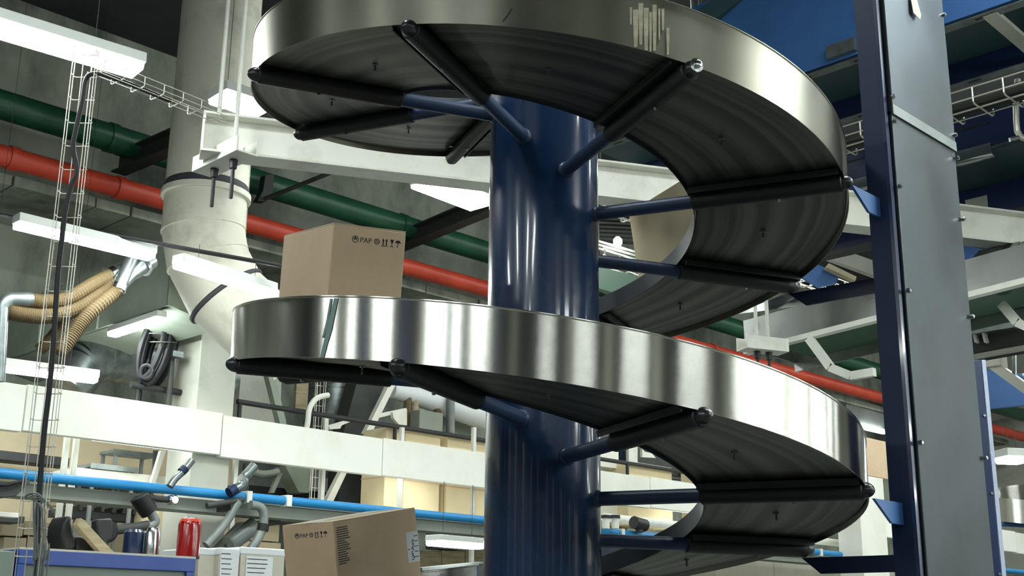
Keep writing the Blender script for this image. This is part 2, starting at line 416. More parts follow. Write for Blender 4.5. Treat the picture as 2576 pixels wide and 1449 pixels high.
for x0, x1, y0, y1 in ((1592, 1606, 24, 118), (1606, 1618, 8, 112), (1619, 1632, 20, 128), (1633, 1640, 30, 132), (1641, 1652, 12, 128), (1656, 1661, 22, 100), (1676, 1684, 70, 138), (1584, 1590, 18, 62), (1664, 1671, 22, 76)):
    guard_patch('limewash_drip', streak(x0, x1, y0, y1), 0, 'lime', 'dried cream drip')
for pix in ([(838, 750), (848, 750), (832, 830), (820, 870), (812, 900), (803, 900), (812, 860), (826, 800)], [(828, 752), (833, 752), (822, 820), (812, 850), (808, 850), (818, 810)]):
    guard_patch('tape_scar', pix, 1, 'tape', 'greenish tape scar')
for pix in ([(1274, 40), (1287, 20), (1289, 21), (1279, 38), (1266, 54), (1264, 53)],): guard_patch('scratch', pix, 0, 'sleeve_black', 'dark scratch')

part('bolt_head', MB().lathe([(.024, 0), (.024, .004), (.013, .006), (.013, .016), (.010, .018)], sp(2, ROUT + .030), sdir(2), 12), 'chrome', spiral, label='bright bolt head on the front right arm end')
# ------------------------------------------------------------------ uprights that carry the spiral
def bolt_mesh(mb, p, ax, r=.007, h=.006): mb.lathe([(r, 0), (r, h), (r * .7, h + .002)], p, ax, 6); return mb
PU0, PV0, PV1, PU1 = 3.985, 2.018, 2.112, 4.535
post = thing('support_post', 'big upright post with grey steel face and dark blue side right of the spiral', 'post', (PU0, PV0, 0))
part('channel', MB().prism([(PU0, PV0 + .004, 0), (PU0, PV1, 0), (PU1 - .06, PV1, 0), (PU1 - .06, PV1 - .012, 0), (PU0 + .012, PV1 - .012, 0), (PU0 + .012, PV0 + .004, 0)], (0, 0, 6.2)), 'blue_post', post, .002)
part('flange_lip', MB().box((PU0 - .004, PV0 - .002, 0), (PU0 + .02, PV0 + .012, 6.2)), 'navy_steel', post)
lowp = part('face_panel', MB().box((PU0 + .03, PV0 - .012, .02), (PU1, PV0 + .03, 3.505)), 'panel_steel', post, .003, label='grey brushed steel face panel')
upp = part('face_panel', MB().box((PU0 + .03, PV0 - .018, 3.49), (PU1, PV0 + .03, 6.0)), 'panel_steel', post, .003, label='grey brushed steel face panel')
part('lap_seam', MB().box((PU0 + .03, PV0 - .0205, 3.49), (PU1, PV0 - .017, 3.53)), 'grey_steel', post)
part('back_web', MB().box((PU0 + .02, PV0 + .03, .02), (PU1 - .01, PV1 - .02, 6.0)), 'navy_steel', post)
scr0 = None
for z in (.6, 1.15, 1.7, 2.25, 2.8, 3.2, 3.46, 3.56, 4.1, 4.6):
    for u in (PU0 + .034, PU1 - .006):
        mb = MB(); bolt_mesh(mb, (u, PV0 - .016, z), (0, -1, 0), .009, .012)
        part('panel_screw', mb, 'chrome', post)
tz = av(2308, 28, PV0 - .02)
tag_ = part('paper_tag', MB().prism([av(2290, -6, PV0 - .025), av(2303, -10, PV0 - .025), av(2316, 38, PV0 - .03), av(2314, 49, PV0 - .034), av(2297, 32, PV0 - .03)], (0, -.002, 0)), 'cardboard_pale', post, label='torn paper tag')
# plates and struts between the arms and the post
for n in (3, 11):
    e = sp(n, ROUT + .01); zt = sz(n) - .035; v_ = (PV0 + PV1) / 2
    part('bracket_plate', MB().prism([(e.x - .05, v_, zt), (PU0 + .004, v_, zt), (PU0 + .004, v_, zt - .075), (e.x + .06, v_, zt - .075)], (0, .01, 0)), 'blue_panel', post, label='blue bracket plate cut at an angle')
for n in (4, 12):
    e = sp(n, ROUT - .03); zt = sz(n) - .036
    L = Vector((PU1 - .03, PV1 - .02, 0)); d = Vector((e.x, e.y, 0)) - L
    p = Vector((L.x, L.y, zt)); q_ = Vector((e.x, e.y, zt)); r_ = L.lerp(Vector((e.x, e.y, 0)), .88)
    part('strut', MB().prism([p, q_, Vector((r_.x, r_.y, zt - .065)), Vector((p.x, p.y, zt - .065))], d.cross(ZZ).normalized() * .012), 'navy_steel', post, label='dark blue strut to the spiral')

# ------------------------------------------------------------------ cartons riding the spiral
def text_mesh(body, size, m, name='print'):
    cu = bpy.data.curves.new(name, 'FONT'); cu.body = body; cu.size = size; cu.extrude = .0004; cu.resolution_u = 2
    o = bpy.data.objects.new(name, cu); COL.objects.link(o)
    me = bpy.data.meshes.new_from_object(o.evaluated_get(bpy.context.evaluated_depsgraph_get()))
    bpy.data.objects.remove(o); bpy.data.curves.remove(cu); me.materials.clear(); me.materials.append(MATS[m]); return me
def carton(c, ang, L, W, H, label, m='cardboard', group='cartons on the spiral'):
    # c = centre of the base, ang = turn about z
    t = thing('carton', label, 'box', c, group); t.rotation_euler = (0, 0, ang)
    def sub(nm, mb, mm, lab=None, b=0, par=t):
        me = mb.mesh(nm, mm, (0, 0, 0)); o = bpy.data.objects.new(nm, me); COL.objects.link(o); o.parent = par
        if lab: o['label'] = lab
        if b: bev(o, b)
        return o
    a, b = L / 2, W / 2
    body = sub('body', MB().box((-a, -b, 0), (a, b, H - .004)), m, b=.004)
    for s_ in (-1, 1): sub('top_flap', MB().box((-a + .001, s_ * .0015, H - .004), (a - .001, s_ * (b - .001), H)), m)
    sub('packing_tape', MB().box((-a - .0006, -.025, H), (a + .0006, .025, H + .0008)), 'tape')
    return t
def stamp(t, face, body, size, x, z, m='ink', tilt=0, L=0, W=0):
    # lettering printed on a side of the carton: face in '-x','-y','+x','+y'; x, z = lower left corner seen from outside
    me = text_mesh(body, size, m); o = bpy.data.objects.new('print', me); COL.objects.link(o); o.parent = t
    o.rotation_euler = {'-y': (math.pi / 2, 0, 0), '+x': (math.pi / 2, 0, math.pi / 2), '+y': (math.pi / 2, 0, math.pi), '-x': (math.pi / 2, 0, -math.pi / 2)}[face]
    o.location = {'-y': (x, -W / 2 - .0006, z), '+x': (L / 2 + .0006, x, z), '+y': (-x, W / 2 + .0006, z), '-x': (-L / 2 - .0006, -x, z)}[face]
    return o
def flat(t, face, pts_list, m, L, W, name='print', th=.0008):   # flat printed shapes on a side, polygons in (x, z) seen from outside
    mb = MB()
    for pts in pts_list:
        P = []
        for x, z in pts:
            P.append({'-y': (x, -W / 2 - .0002, z), '+x': (L / 2 + .0002, x, z), '+y': (-x, W / 2 + .0002, z), '-x': (-L / 2 - .0002, -x, z)}[face])
        n = {'-y': (0, -th, 0), '+x': (th, 0, 0), '+y': (0, th, 0), '-x': (-th, 0, 0)}[face]
        mb.prism(P, n)
    me = mb.mesh(name, m, (0, 0, 0)); o = bpy.data.objects.new(name, me); COL.objects.link(o); o.parent = t; return o
def ring(cx, cz, r, w_, k=14):
    return [[(cx + r * math.cos(a), cz + r * math.sin(a)), (cx + r * math.cos(b), cz + r * math.sin(b)), (cx + (r - w_) * math.cos(b), cz + (r - w_) * math.sin(b)), (cx + (r - w_) * math.cos(a), cz + (r - w_) * math.sin(a))] for a, b in [(2 * math.pi * i / k, 2 * math.pi * (i + 1) / k) for i in range(k)]]
def rect(x, z, w_, h): return [(x, z), (x + w_, z), (x + w_, z + h), (x, z + h)]
def care_marks(t, face, x, z, s, L, W):
    # recycling ring, the word PAP, a loop mark, upright arrows, glass and umbrella
    flat(t, face, ring(x, z, s * .55, s * .12) + [rect(x - s * .3, z - s * .08, s * .6, s * .16), [(x - s * .3, z + s * .1), (x + s * .3, z + s * .1), (x, z + s * .42)]], 'ink_soft', L, W)
    stamp(t, face, 'PAP', s * 1.15, x + s * .75, z - s * .42, 'ink_soft', L=L, W=W)
    x3 = x + s * 3.55
    flat(t, face, ring(x3, z, s * .5, s * .14, 6) + ring(x3, z, s * .22, s * .1, 6), 'ink_soft', L, W)
    x4 = x + s * 4.4; ar = []
    for k in (0, .55): ar += [rect(x4 + s * k + s * .12, z - s * .45, s * .16, s * .7), [(x4 + s * k, z + s * .2), (x4 + s * k + s * .4, z + s * .2), (x4 + s * k + s * .2, z + s * .6)]]
    ar += [rect(x4 - s * .05, z - s * .62, s * 1.05, s * .1)]
    x5 = x4 + s * 1.35
    ar += [[(x5, z + s * .55), (x5 + s * .6, z + s * .55), (x5 + s * .42, z), (x5 + s * .18, z)], rect(x5 + s * .25, z - s * .45, s * .1, s * .5), rect(x5 + s * .05, z - s * .6, s * .5, s * .12)]
    x6 = x5 + s * .8
    ar += [[(x6, z + s * .1), (x6 + s * .2, z + s * .45), (x6 + s * .5, z + s * .55), (x6 + s * .8, z + s * .45), (x6 + s * 1.0, z + s * .1)], rect(x6 + s * .46, z - s * .5, s * .08, s * .7), rect(x6 + s * .3, z - s * .55, s * .2, s * .1)]
    flat(t, face, ar, 'ink', L, W)
def on_belt(t, n, r, yaw):
    e, tt = sdir(n), stan(n); sl = math.atan(HT / (8 * STEP) / r)
    t3 = tt * math.cos(sl) - ZZ * math.sin(sl); nn = e.cross(t3); nn = nn if nn.z > 0 else -nn
    c = sp(n, r, .0785); x = t3 * math.cos(yaw) + e * math.sin(yaw); y = nn.cross(x)
    m = Matrix(((x.x, y.x, nn.x, c.x), (x.y, y.y, nn.y, c.y), (x.z, y.z, nn.z, c.z), (0, 0, 0, 1)))
    t.location = c; t.rotation_euler = m.to_euler()
ca = carton((0, 0, 0), 0, .269, .634, .443, 'tan carton with dark care marks standing on the middle turn left of the column'); on_belt(ca, 7.873, .821, 1.395)
care_marks(ca, '+y', -.052, .443 - .048, .0225, .269, .634)
cb = carton((0, 0, 0), 0, .596, .255, .419, 'tan carton with a white address label at the bottom, left of the column'); on_belt(cb, 14.639, .955, -.176)
care_marks(cb, '+x', -.055, .419 - .046, .020, .596, .255)
random.seed(5)
lines = []
for i in range(17):
    zz = .419 - .03 - i * .0088; x0_ = -.283
    lines.append(rect(x0_ + (.0 if i % 5 else .004), zz, random.uniform(.05, .085), .0042))
flat(cb, '+y', lines, 'ink_soft', .596, .255)
flat(cb, '+y', [rect(.205, .19, .093, .13)], 'paper', .596, .255, 'address_label', .0012)['label'] = 'white address label'
flat(cb, '+y', [rect(.235 + random.uniform(0, .012), .2 + i * .008, random.uniform(.008, .016), .005) for i in range(11)] + [rect(.262, .21 + i * .022, .03, .003) for i in range(5)] + [rect(.212, .245, .012, .004)], 'ink', .596, .255, 'print', .002)
cc = carton((0, 0, 0), 0, .6, .255, .42, 'pale plain carton seen through the ring behind the column', 'cardboard_pale'); on_belt(cc, 4.2, .86, -.15)

# ------------------------------------------------------------------ hanging white I-beam behind the spiral
ZB = 4.4
def zb(x, y, z=ZB): return az(x, y, z)
ib0 = zb(560, 383); ib1 = zb(2576, 615); dI = (ib1 - ib0).normalized(); ib0 = ib0 - dI * .12; ib1 = ib1 + dI * 1.5
sI = dI.cross(ZZ).normalized()
ibeam = thing('hanging_beam', 'long white steel I-beam hanging behind the spiral', 'beam', (ib0.x, ib0.y, ZB))
hI, wI = .262, .17
ctr0, ctr1 = ib0 - sI * wI * .5, ib1 - sI * wI * .5
if sI.dot(HD) > 0: ctr0, ctr1 = ib0 + sI * wI * .5, ib1 + sI * wI * .5
part('web', MB().beam(ctr0 + ZZ * hI / 2, ctr1 + ZZ * hI / 2, .012, hI - .02), 'white_steel', ibeam)
part('lower_flange', MB().beam(ctr0 + ZZ * .008, ctr1 + ZZ * .008, wI, .016), 'white_steel', ibeam, .002)
part('upper_flange', MB().beam(ctr0 + ZZ * (hI - .008), ctr1 + ZZ * (hI - .008), wI, .016), 'white_steel', ibeam, .002)
part('end_plate', MB().obox(ctr0 + ZZ * hI / 2 - dI * .005, (dI, sI, ZZ), (.006, wI / 2, hI / 2)), 'white_steel', ibeam)
def trapeze(pa, pb, zt, label, L=.34, wd=.15, ht=.10, top=9.6, m='white_steel'):
    # channel hung on two rods, open side up, with the rods' black bolt ends below
    pa, pb = Vector(pa), Vector(pb); d = (pb - pa); d.z = 0; d.normalize(); s_ = d.cross(ZZ).normalized(); c = (pa + pb) / 2
    p = Vector((c.x, c.y, zt)) - d * L / 2; q_ = Vector((c.x, c.y, zt)) + d * L / 2
    t = thing('beam_hanger', label, 'hanger', (c.x, c.y, zt - .01), 'trapeze hangers')
    h = wd / 2
    part('channel', MB().profile(p, q_, [(-h, 0), (h, 0), (h, ht), (h - .012, ht), (h - .012, .012), (-h + .012, .012), (-h + .012, ht), (-h, ht)]), m, t, .002)
    for P in (pa, pb):
        part('rod', MB().tube([(P.x, P.y, zt - .01), (P.x, P.y, top)], .014, 8), m, t)
        part('bolt_end', MB().lathe([(.011, -.25), (.012, -.245), (.012, -.06), (.022, -.058), (.026, -.01), (.026, 0)], (P.x, P.y, zt), (0, 0, 1), 8), 'black_steel', t, label='black threaded end')
    return t
hz = ZB - .035
ha, hb = az(540, 425, hz), az(588, 402, hz)
trapeze(ha, hb, hz, 'white channel hanger with two black bolts under the left end of the hanging beam', L=(hb - ha).length + .3)

# ------------------------------------------------------------------ wire basket cable trays on the left
DT = 6.15
def basket(p, q, side, out, wd, dp, pitch, label, name='cable_tray', m='wire_zinc', r=.0026, group='wire basket cable trays'):
    p, q = Vector(p), Vector(q); L = (q - p).length; d = (q - p) / L
    t = thing(name, label, 'cable tray', tuple(p), group)
    rails = [(-.5, 1), (-.5, .45), (-.5, 0), (-.16, 0), (.16, 0), (.5, 0), (.5, .45), (.5, 1)]
    for a, b in ((-.5, 1), (-.5, .35), (-.2, 0), (.2, 0), (.5, .35), (.5, 1)):
        o_ = side * a * wd + out * b * dp
        part('long_wire', MB().tube([p + o_, q + o_], r, 6), m, t)
    k = int(L / pitch); first = None
    for i in range(k + 1):
        c = p + d * (i * pitch + .02)
        if (c - p).length > L: break
        if first is None:
            first = part('cross_wire', MB().tube([c + side * x * wd + out * y * dp for x, y in ((-.5, 1), (-.5, .1), (-.42, 0), (.42, 0), (.5, .1), (.5, 1))], r * 1.05, 6), m, t); fc = c
        else: like(first, t, c - fc)
    return t
tb, tt_ = ad(112, 1470, DT), ad(224, 128, DT)
tb.z = max(tb.z, 1.3)
basket(Vector((tt_.x, tt_.y, .02)), tt_, RG, -HD, .125, .055, .135, 'tall upright wire basket cable tray at the far left')
hp = ad(236, 182, DT); hq = az(540, 306, hp.z - .01); hq.z = hp.z
dH = (hq - hp).normalized()
basket(hp, hq + dH * .1, dH.cross(ZZ), ZZ * 1, .13, .06, .13, 'level wire basket cable tray running from the upright tray to the hanging beam')
# black cable in the upright tray
pts = [ad(x, y, DT - .03) for x, y in ((232, 186), (215, 205), (208, 250), (190, 330), (184, 372), (193, 430), (178, 470), (163, 540), (155, 610), (146, 690), (140, 780), (134, 870), (124, 980), (112, 1080), (102, 1200), (96, 1300), (90, 1449))]
pts += [Vector((pts[-1].x, pts[-1].y, 1.2)), Vector((pts[-1].x, pts[-1].y, .02))]
solo('power_cable', MB().tube(smooth_path([hp + dH * .5 + ZZ * .01] + [hp + dH * .12 + ZZ * .012] + pts, 5), .0135, 8), 'black_rubber', 'thick black cable running down the upright wire tray', 'cable')
random.seed(11)
for i in range(6):
    dx = i * 7 - 20
    pp = [ad(102 + dx * .9 + random.uniform(-3, 3), y, DT - .04 - .004 * i) for y in (1245 + i * 9, 1300, 1360, 1410, 1449)]
    pp += [Vector((pp[-1].x, pp[-1].y, .02))]
    loop = [ad(100 + dx * .8 + 26 * math.cos(a), 1262 + i * 6 + 22 * math.sin(a), DT - .05) for a in np.linspace(-2.6 + i * .2, .2, 5)]
    solo('signal_cable', MB().tube(smooth_path(loop[::-1] + pp, 5), .004, 6), 'grey_steel', 'thin grey cable looped at the foot of the upright wire tray', 'cable', 'thin grey cables')

# ------------------------------------------------------------------ luminaires seen in the picture
def lum_z(a, b, Z, wd, ht, label, hang=9.6, ext=0):
    p, q = az(*a, Z), az(*b, Z); d = (q - p).normalized(); s_ = d.cross(ZZ).normalized()
    s_ = s_ if s_.dot(HD) > 0 else -s_
    return luminaire(p - d * ext + s_ * wd / 2, q + s_ * wd / 2, wd, ht, label, hang, LG)
lum_z((-30, 44), (368, 165), 4.75, .19, .065, 'big bright luminaire at the top left corner', 9.6, .5)
l2 = lum_z((48, 560), (395, 643), 4.6, .14, .07, 'luminaire above the tan hoses, left of the round duct', 4.71)
l3 = lum_z((462, 662), (699, 736), 4.48, .15, .07, 'luminaire in front of the round duct elbow', 4.71)
r0, r1 = Vector(l2.location), Vector(l3.location); r0.z = r1.z = 4.69; dr = (r1 - r0).normalized()
solo('lamp_rail', MB().tube([r0 - dr * 5, r1 + dr * 1.2], .02, 8), 'black_steel', 'thin black conduit carrying two luminaires across the round duct', 'conduit')
lum_z((-40, 918), (250, 955), 4.0, .15, .08, 'luminaire low at the left edge above the mezzanine beam', 9.6, .3)
lum_z((1112, 446), (1260, 505), 5.6, .42, .08, 'wide luminaire beside the column behind the hanging beam')
lum_z((746, 403), (828, 424), 6.0, .1, .05, 'small bright luminaire under the hanging beam behind the spiral')
lum_z((570, 228), (690, 268), 5.6, .3, .08, 'luminaire half hidden behind the left edge of the upper turn')
lum_z((2500, 1160), (2535, 1152), 2.9, .2, .06, 'small far luminaire right of the grey post', 3.2)
# ------------------------------------------------------------------ mezzanine along the back
k9 = VB / 9.
ZM0, ZM1 = 1.6 + 1.397 * k9, 1.6 + 1.747 * k9
edge = thing('mezzanine_beam', 'broad white edge beam of the mezzanine crossing the picture', 'beam', (6, VB, ZM0))
joints = [-3.] + [av(x, 1040 + .12 * x, VB).x for x in (60, 557, 962)]
while joints[-1] < 30: joints.append(joints[-1] + 2.45)
for i in range(len(joints) - 1):
    dz = (-.0, .012, -.006, .004)[i % 4]
    part('beam_panel', MB().box((joints[i] + .006, VB, ZM0 + dz), (joints[i + 1] - .006, VB + .1, ZM1 + dz)), 'white_paint', edge, .004)
def boxV(x0, y0, x1, y1, V, th, mb=None):       # upright slab facing the camera side, edges read at its middle
    xm, ym = (x0 + x1) / 2, (y0 + y1) / 2
    a, b = av(x0, ym, V), av(x1, ym, V); c, d = av(xm, y0, V), av(xm, y1, V)
    return (mb or MB()).box((a.x, V, d.z), (b.x, V + th, c.z))
def lineV(p, q, V, wd, ht, mb=None): return (mb or MB()).beam(av(*p, V), av(*q, V), wd, ht, (0, 0, 1))
# pillars
pc = av(503, 900, VB + .12)
def pillar(u, v, wd, dp, label, z0=0, m='plaster'):
    t = thing('pillar', label, 'pillar', (u, v, z0), 'concrete pillars')
    part('shaft', MB().box((u, v, z0), (u + wd, v + dp, ZT)), m, t, .01)
    return t
wp = av(597, 900, VB + .12).x - pc.x
pillar(pc.x, VB + .12, wp, .5, 'pale concrete pillar rising through the mezzanine left of the spiral')
# pipes along the back wall
def along(px, py, V): return av(px, py, V)
def pipe(name, px, py, V, r, m, label, u0=-6, u1=33.5, cat='pipe', flanges=(), group='pipes along the back wall'):
    z = av(px, py, V).z
    t = thing(name, label, cat, ((u0 + u1) / 2, V, z), group)
    part('pipe_run', MB().tube([(u0, V, z), (u1, V, z)], r, 20), m, t)
    for fx in flanges:
        u = av(fx, py + (fx - px) * .27, V).x
        part('coupling', MB().lathe([(r + .018, -.05), (r + .018, .05)], (u, V, z), (1, 0, 0), 20), m, t)
    return t
pipe('fire_pipe', 0, 390, 13.3, .125, 'red_paint', 'thick red pipe along the back wall', flanges=(30, 300, 590, 800, 1790))
pipe('water_pipe', 0, 262, 13.6, .175, 'green_paint', 'thick dark green pipe above the red pipe', flanges=(280, 1010))
bp_z = 1.6 + 1.074 * 10.6 / 9
bpipe = pipe('air_pipe', 0, 1190, 10.6, .046, 'pipe_blue', 'thin bright blue pipe under the mezzanine beam', flanges=())
for x in (620, 720, 1560, 2060):
    u = av(x, 1190 + .1 * x, 10.6).x
    part('pipe_clip', MB().box((u - .03, 10.54, bp_z - .055), (u + .03, 10.72, bp_z + .06)), 'white_steel', bpipe)
# trunking beneath the blue pipe
trk = thing('cable_trunking', 'pale grey trunking right below the blue pipe', 'trunking', (8, 10.8, bp_z - .2))
part('body', MB().box((-4, 10.68, bp_z - .17), (33, 10.95, bp_z - .05)), 'grey_paint', trk, .004)
part('lid', MB().box((av(600, 1240, 10.8).x, 10.66, bp_z - .045), (33, 10.97, bp_z - .028)), 'white_steel', trk)
# ledge of precast concrete under the red pipe
ZL = 6.50
led = thing('concrete_ledge', 'precast concrete ledge beam under the red pipe', 'ledge', (8, 13.5, ZL))
jx = [-5.5, av(-260, 400, 13.5).x, av(36, 440, 13.5).x, av(244, 495, 13.5).x, av(332, 520, 13.5).x]
while jx[-1] < 32: jx.append(jx[-1] + (1.35, 2.4, 1.1)[len(jx) % 3])
zt = av(0, 415, 13.3).z
for i in range(len(jx) - 1):
    part('concrete_panel', MB().box((jx[i] + .012, 13.5 + .01 * (i % 2), ZL), (jx[i + 1] - .012, 14.95, zt)), 'wall_concrete', led, .008)
# brackets that carry the pipes (steel beams running across the hall)
def cross_beam(a, b, U, wd, ht, m, label, name='cross_beam', group='dark steel cross beams'):
    p, q = au(*a, U), au(*b, U); z = (p.z + q.z) / 2
    t = thing(name, label, 'beam', ((p.x, p.y, z)), group)
    P = Vector((U, p.y, p.z)); Q = Vector((U, q.y, q.z))
    part('web', MB().beam(P, Q, .014, ht - .03), m, t)
    part('lower_flange', MB().beam(P - ZZ * (ht / 2 - .01), Q - ZZ * (ht / 2 - .01), wd, .02), m, t)
    part('upper_flange', MB().beam(P + ZZ * (ht / 2 - .01), Q + ZZ * (ht / 2 - .01), wd, .02), m, t)
    return t
Ua = av(1000, 590, 13.9).x
cross_beam((985, 618), (1290, 490), Ua, .2, .26, 'dark_steel', 'dark steel cross beam right of the tan carton near the column')
Ub = av(310, 405, 13.9).x
cross_beam((300, 414), (640, 268), Ub, .2, .26, 'dark_steel', 'dark steel cross beam behind the round duct')
# dark hanger strap and stay below the green pipe
solo('pipe_strap', MB().prism([av(668, 440, 13.2), av(690, 438, 13.2), av(685, 490, 13.2), av(668, 507, 13.2), av(648, 505, 13.2), av(662, 480, 13.2)], (0, .12, 0)), 'black_steel', 'bent black strap under the green pipe beside the duct', 'bracket')
solo('stay_rod', MB().tube([av(668, 500, 13.2), av(880, 415, 11.8)], .03, 8), 'dark_steel', 'thin dark stay rod slanting across the green pipe', 'rod')
# ------------------------------------------------------------------ round duct with its elbow
DU = av(535, 300, 10.1); rd = .395
dct = thing('round_duct', 'big pale round duct with a mitred elbow left of the spiral', 'duct', (DU.x, DU.y, 5.0))
zc_ = av(535, 500, 10.1).z
part('riser', MB().lathe([(rd, 0), (rd, ZT - zc_ - .015)], (DU.x, DU.y, zc_), (0, 0, 1), 40), 'duct_white', dct)
part('flange', MB().lathe([(rd, -.03), (rd + .035, -.03), (rd + .035, .03), (rd, .03)], (DU.x, DU.y, zc_), (0, 0, 1), 40), 'duct_white', dct, .004)
part('seal', MB().lathe([(rd + .012, .028), (rd + .02, .06), (rd + .004, .11)], (DU.x, DU.y, zc_), (0, 0, 1), 40), 'sealant', dct)
# elbow: four mitred gores bending from straight down to down-right
path = [Vector((DU.x, DU.y, zc_ - .02))]
dirE = (RG * .93 + HD * .15).normalized()
angs = [0, .22, .52, .86, 1.12]
segL = [.33, .30, .40, .46, .34]
for a, L in zip(angs, segL): path.append(path[-1] + (-ZZ * math.cos(a) + dirE * math.sin(a)) * L)
def ring_pts(c, nrm, r, k=36):
    nrm = nrm.normalized(); x = HD - nrm * HD.dot(nrm); x.normalize(); y = nrm.cross(x)
    return [c + (x * math.cos(2 * math.pi * i / k) + y * math.sin(2 * math.pi * i / k)) * r for i in range(k)]
for i in range(5):
    d0 = (path[i + 1] - path[i]).normalized(); dp_ = (path[i] - path[i - 1]).normalized() if i else d0; dn_ = (path[i + 2] - path[i + 1]).normalized() if i < 4 else d0
    n0_, n1_ = (d0 + dp_).normalized(), (d0 + dn_).normalized()
    def cutring(c, n_):
        out = []
        for p in ring_pts(Vector((0, 0, 0)), d0, rd * (1 - .012 * i)):
            out.append(c + p - d0 * (p.dot(n_) / d0.dot(n_)))
        return out
    A, B = cutring(path[i], n0_), cutring(path[i + 1], n1_); k = len(A)
    mb = MB().add(A + B, [(j, (j + 1) % k, k + (j + 1) % k, k + j) for j in range(k)])
    g = part('elbow_gore', mb, 'duct_white', dct)
    if i:
        part('gore_seam', MB().tube(cutring(path[i], n0_) + [A[0]], .012 if i != 3 else .026, 6, cap=False), 'duct_white' if i < 3 else 'sealant', dct)
# ------------------------------------------------------------------ flat duct above the mezzanine, with a luminaire under it
fz = 4.62
nc = az(420, 768, fz)
fl_len = 4.2
fd = thing('flat_duct', 'large grey-green rectangular duct running back above the mezzanine', 'duct', (nc.x, nc.y, fz))
ftop = au(418, 612, nc.x).z
part('side_panel', MB().box((nc.x, nc.y, fz), (nc.x + .02, nc.y + fl_len, ftop)), 'green_grey', fd)
part('body', MB().box((nc.x + .02, nc.y + .01, fz + .01), (nc.x + .34, nc.y + fl_len, ftop)), 'green_grey', fd)
part('end_plate', MB().box((nc.x, nc.y - .012, fz - .005), (nc.x + .34, nc.y + .01, ftop + .01)), 'green_grey', fd)
for s_ in (1.4, 2.8): part('stiffener', MB().box((nc.x - .02, nc.y + s_, fz), (nc.x, nc.y + s_ + .04, ftop)), 'green_grey', fd)
part('lower_skirt', MB().prism([(nc.x + .05, nc.y, fz), (nc.x + .62, nc.y, fz - .12), (nc.x + .62, nc.y, fz - .06), (nc.x + .3, nc.y, fz)], (0, fl_len, 0)), 'green_grey', fd)
lp, lq = az(258, 838, fz - .12), az(398, 800, fz - .12)
luminaire(Vector((lp.x + .1, lp.y, fz - .12)), Vector((lp.x + .1, lq.y, fz - .12)), .11, .06, 'rounded luminaire slanting under the grey-green duct', fz + .0, LG)
# galvanised spiral duct behind the hose reel
gz = 1.0
ga, gb = av(345, 912, 12.6), av(240, 905, 12.6)
gd = thing('spiral_duct', 'galvanised spiral duct with an elbow beside the coiled black hose', 'duct', tuple(ga))
rg = .26
za = ga.z
P = [Vector((ga.x + 1.2, 12.6, za)), Vector((gb.x + .12, 12.6, za)), Vector((gb.x - .12, 12.6, za - .12)), Vector((gb.x - .3, 12.6, za - .42))]
part('run', MB().tube(P[:2], rg, 28), 'galvanised', gd)
part('elbow', MB().tube(P[1:3], rg, 28), 'galvanised', gd)
part('drop', MB().tube(P[2:], rg, 28), 'galvanised', gd)
for i, p in enumerate((P[1], P[2])):
    dd = (P[i + 2] - P[i]).normalized(); part('band', MB().lathe([(rg + .012, -.02), (rg + .012, .02)], p, dd, 28), 'galvanised', gd)
for i in range(7): part('lock_seam', MB().lathe([(rg + .004, -.006), (rg + .004, .006)], P[1].lerp(P[0], .12 + i * .12), (1, 0, 0), 28), 'galvanised', gd)
# hose reel on the pillar
hr = av(395, 880, 11.45)
reel = thing('hose_reel', 'coil of thick black hose hanging on a grey drum by the pillar', 'hose reel', tuple(hr))
cR = Vector((hr.x, hr.y, hr.z))
for i in range(7):
    c_ = cR + HD * .05 * (i - 3) + RG * (.012 * ((i * 3) % 4) - .02) - ZZ * .012 * (i % 3)
    part('hose_turn', MB().tube(arc(c_, RG * (.105 + .014 * (i % 4)), ZZ * (.33 + .02 * ((i * 2) % 3)) + RG * .06, 0, 2 * math.pi, 30), .03, 8, cap=False), 'black_rubber', reel)
part('hose_tail', MB().tube(smooth_path([cR - RG * .08 - ZZ * .1, cR - RG * .13 - ZZ * .3, cR - RG * .145 - ZZ * .5, cR - RG * .15 - ZZ * .75]), .03, 8), 'black_rubber', reel)
part('hose_loop', MB().tube(arc(cR - ZZ * .27 - RG * .04 - HD * .16, RG * .06, ZZ * .07, 0, 2 * math.pi, 18), .024, 8, cap=False), 'black_rubber', reel)
for i in range(3): part('hose_tie', MB().tube(arc(cR + RG * (.0 + .03 * i) + ZZ * (.26 - .09 * i), RG * .13, HD * .2 + ZZ * .04, 0, 2 * math.pi, 16), .006, 5, cap=False), 'grey_steel', reel)
part('stand', MB().tube([cR + RG * .15 + HD * .05 - ZZ * .95, cR + RG * .15 + HD * .05 + ZZ * .1], .03, 10), 'dark_steel', reel)
part('fitting', MB().box(cR + RG * .2 - ZZ * .05 - Vector((.06, .05, .03)), cR + RG * .2 - ZZ * .05 + Vector((.06, .05, .03))), 'galvanised', reel)
part('saddle', MB().tube([cR + RG * .15 + HD * .05 + ZZ * .24, cR - RG * .02 - HD * .1 + ZZ * .24], .03, 10), 'dark_steel', reel)
part('saddle_post', MB().tube([cR + RG * .15 + HD * .05 + ZZ * .09, cR + RG * .15 + HD * .05 + ZZ * .25], .03, 10), 'dark_steel', reel)
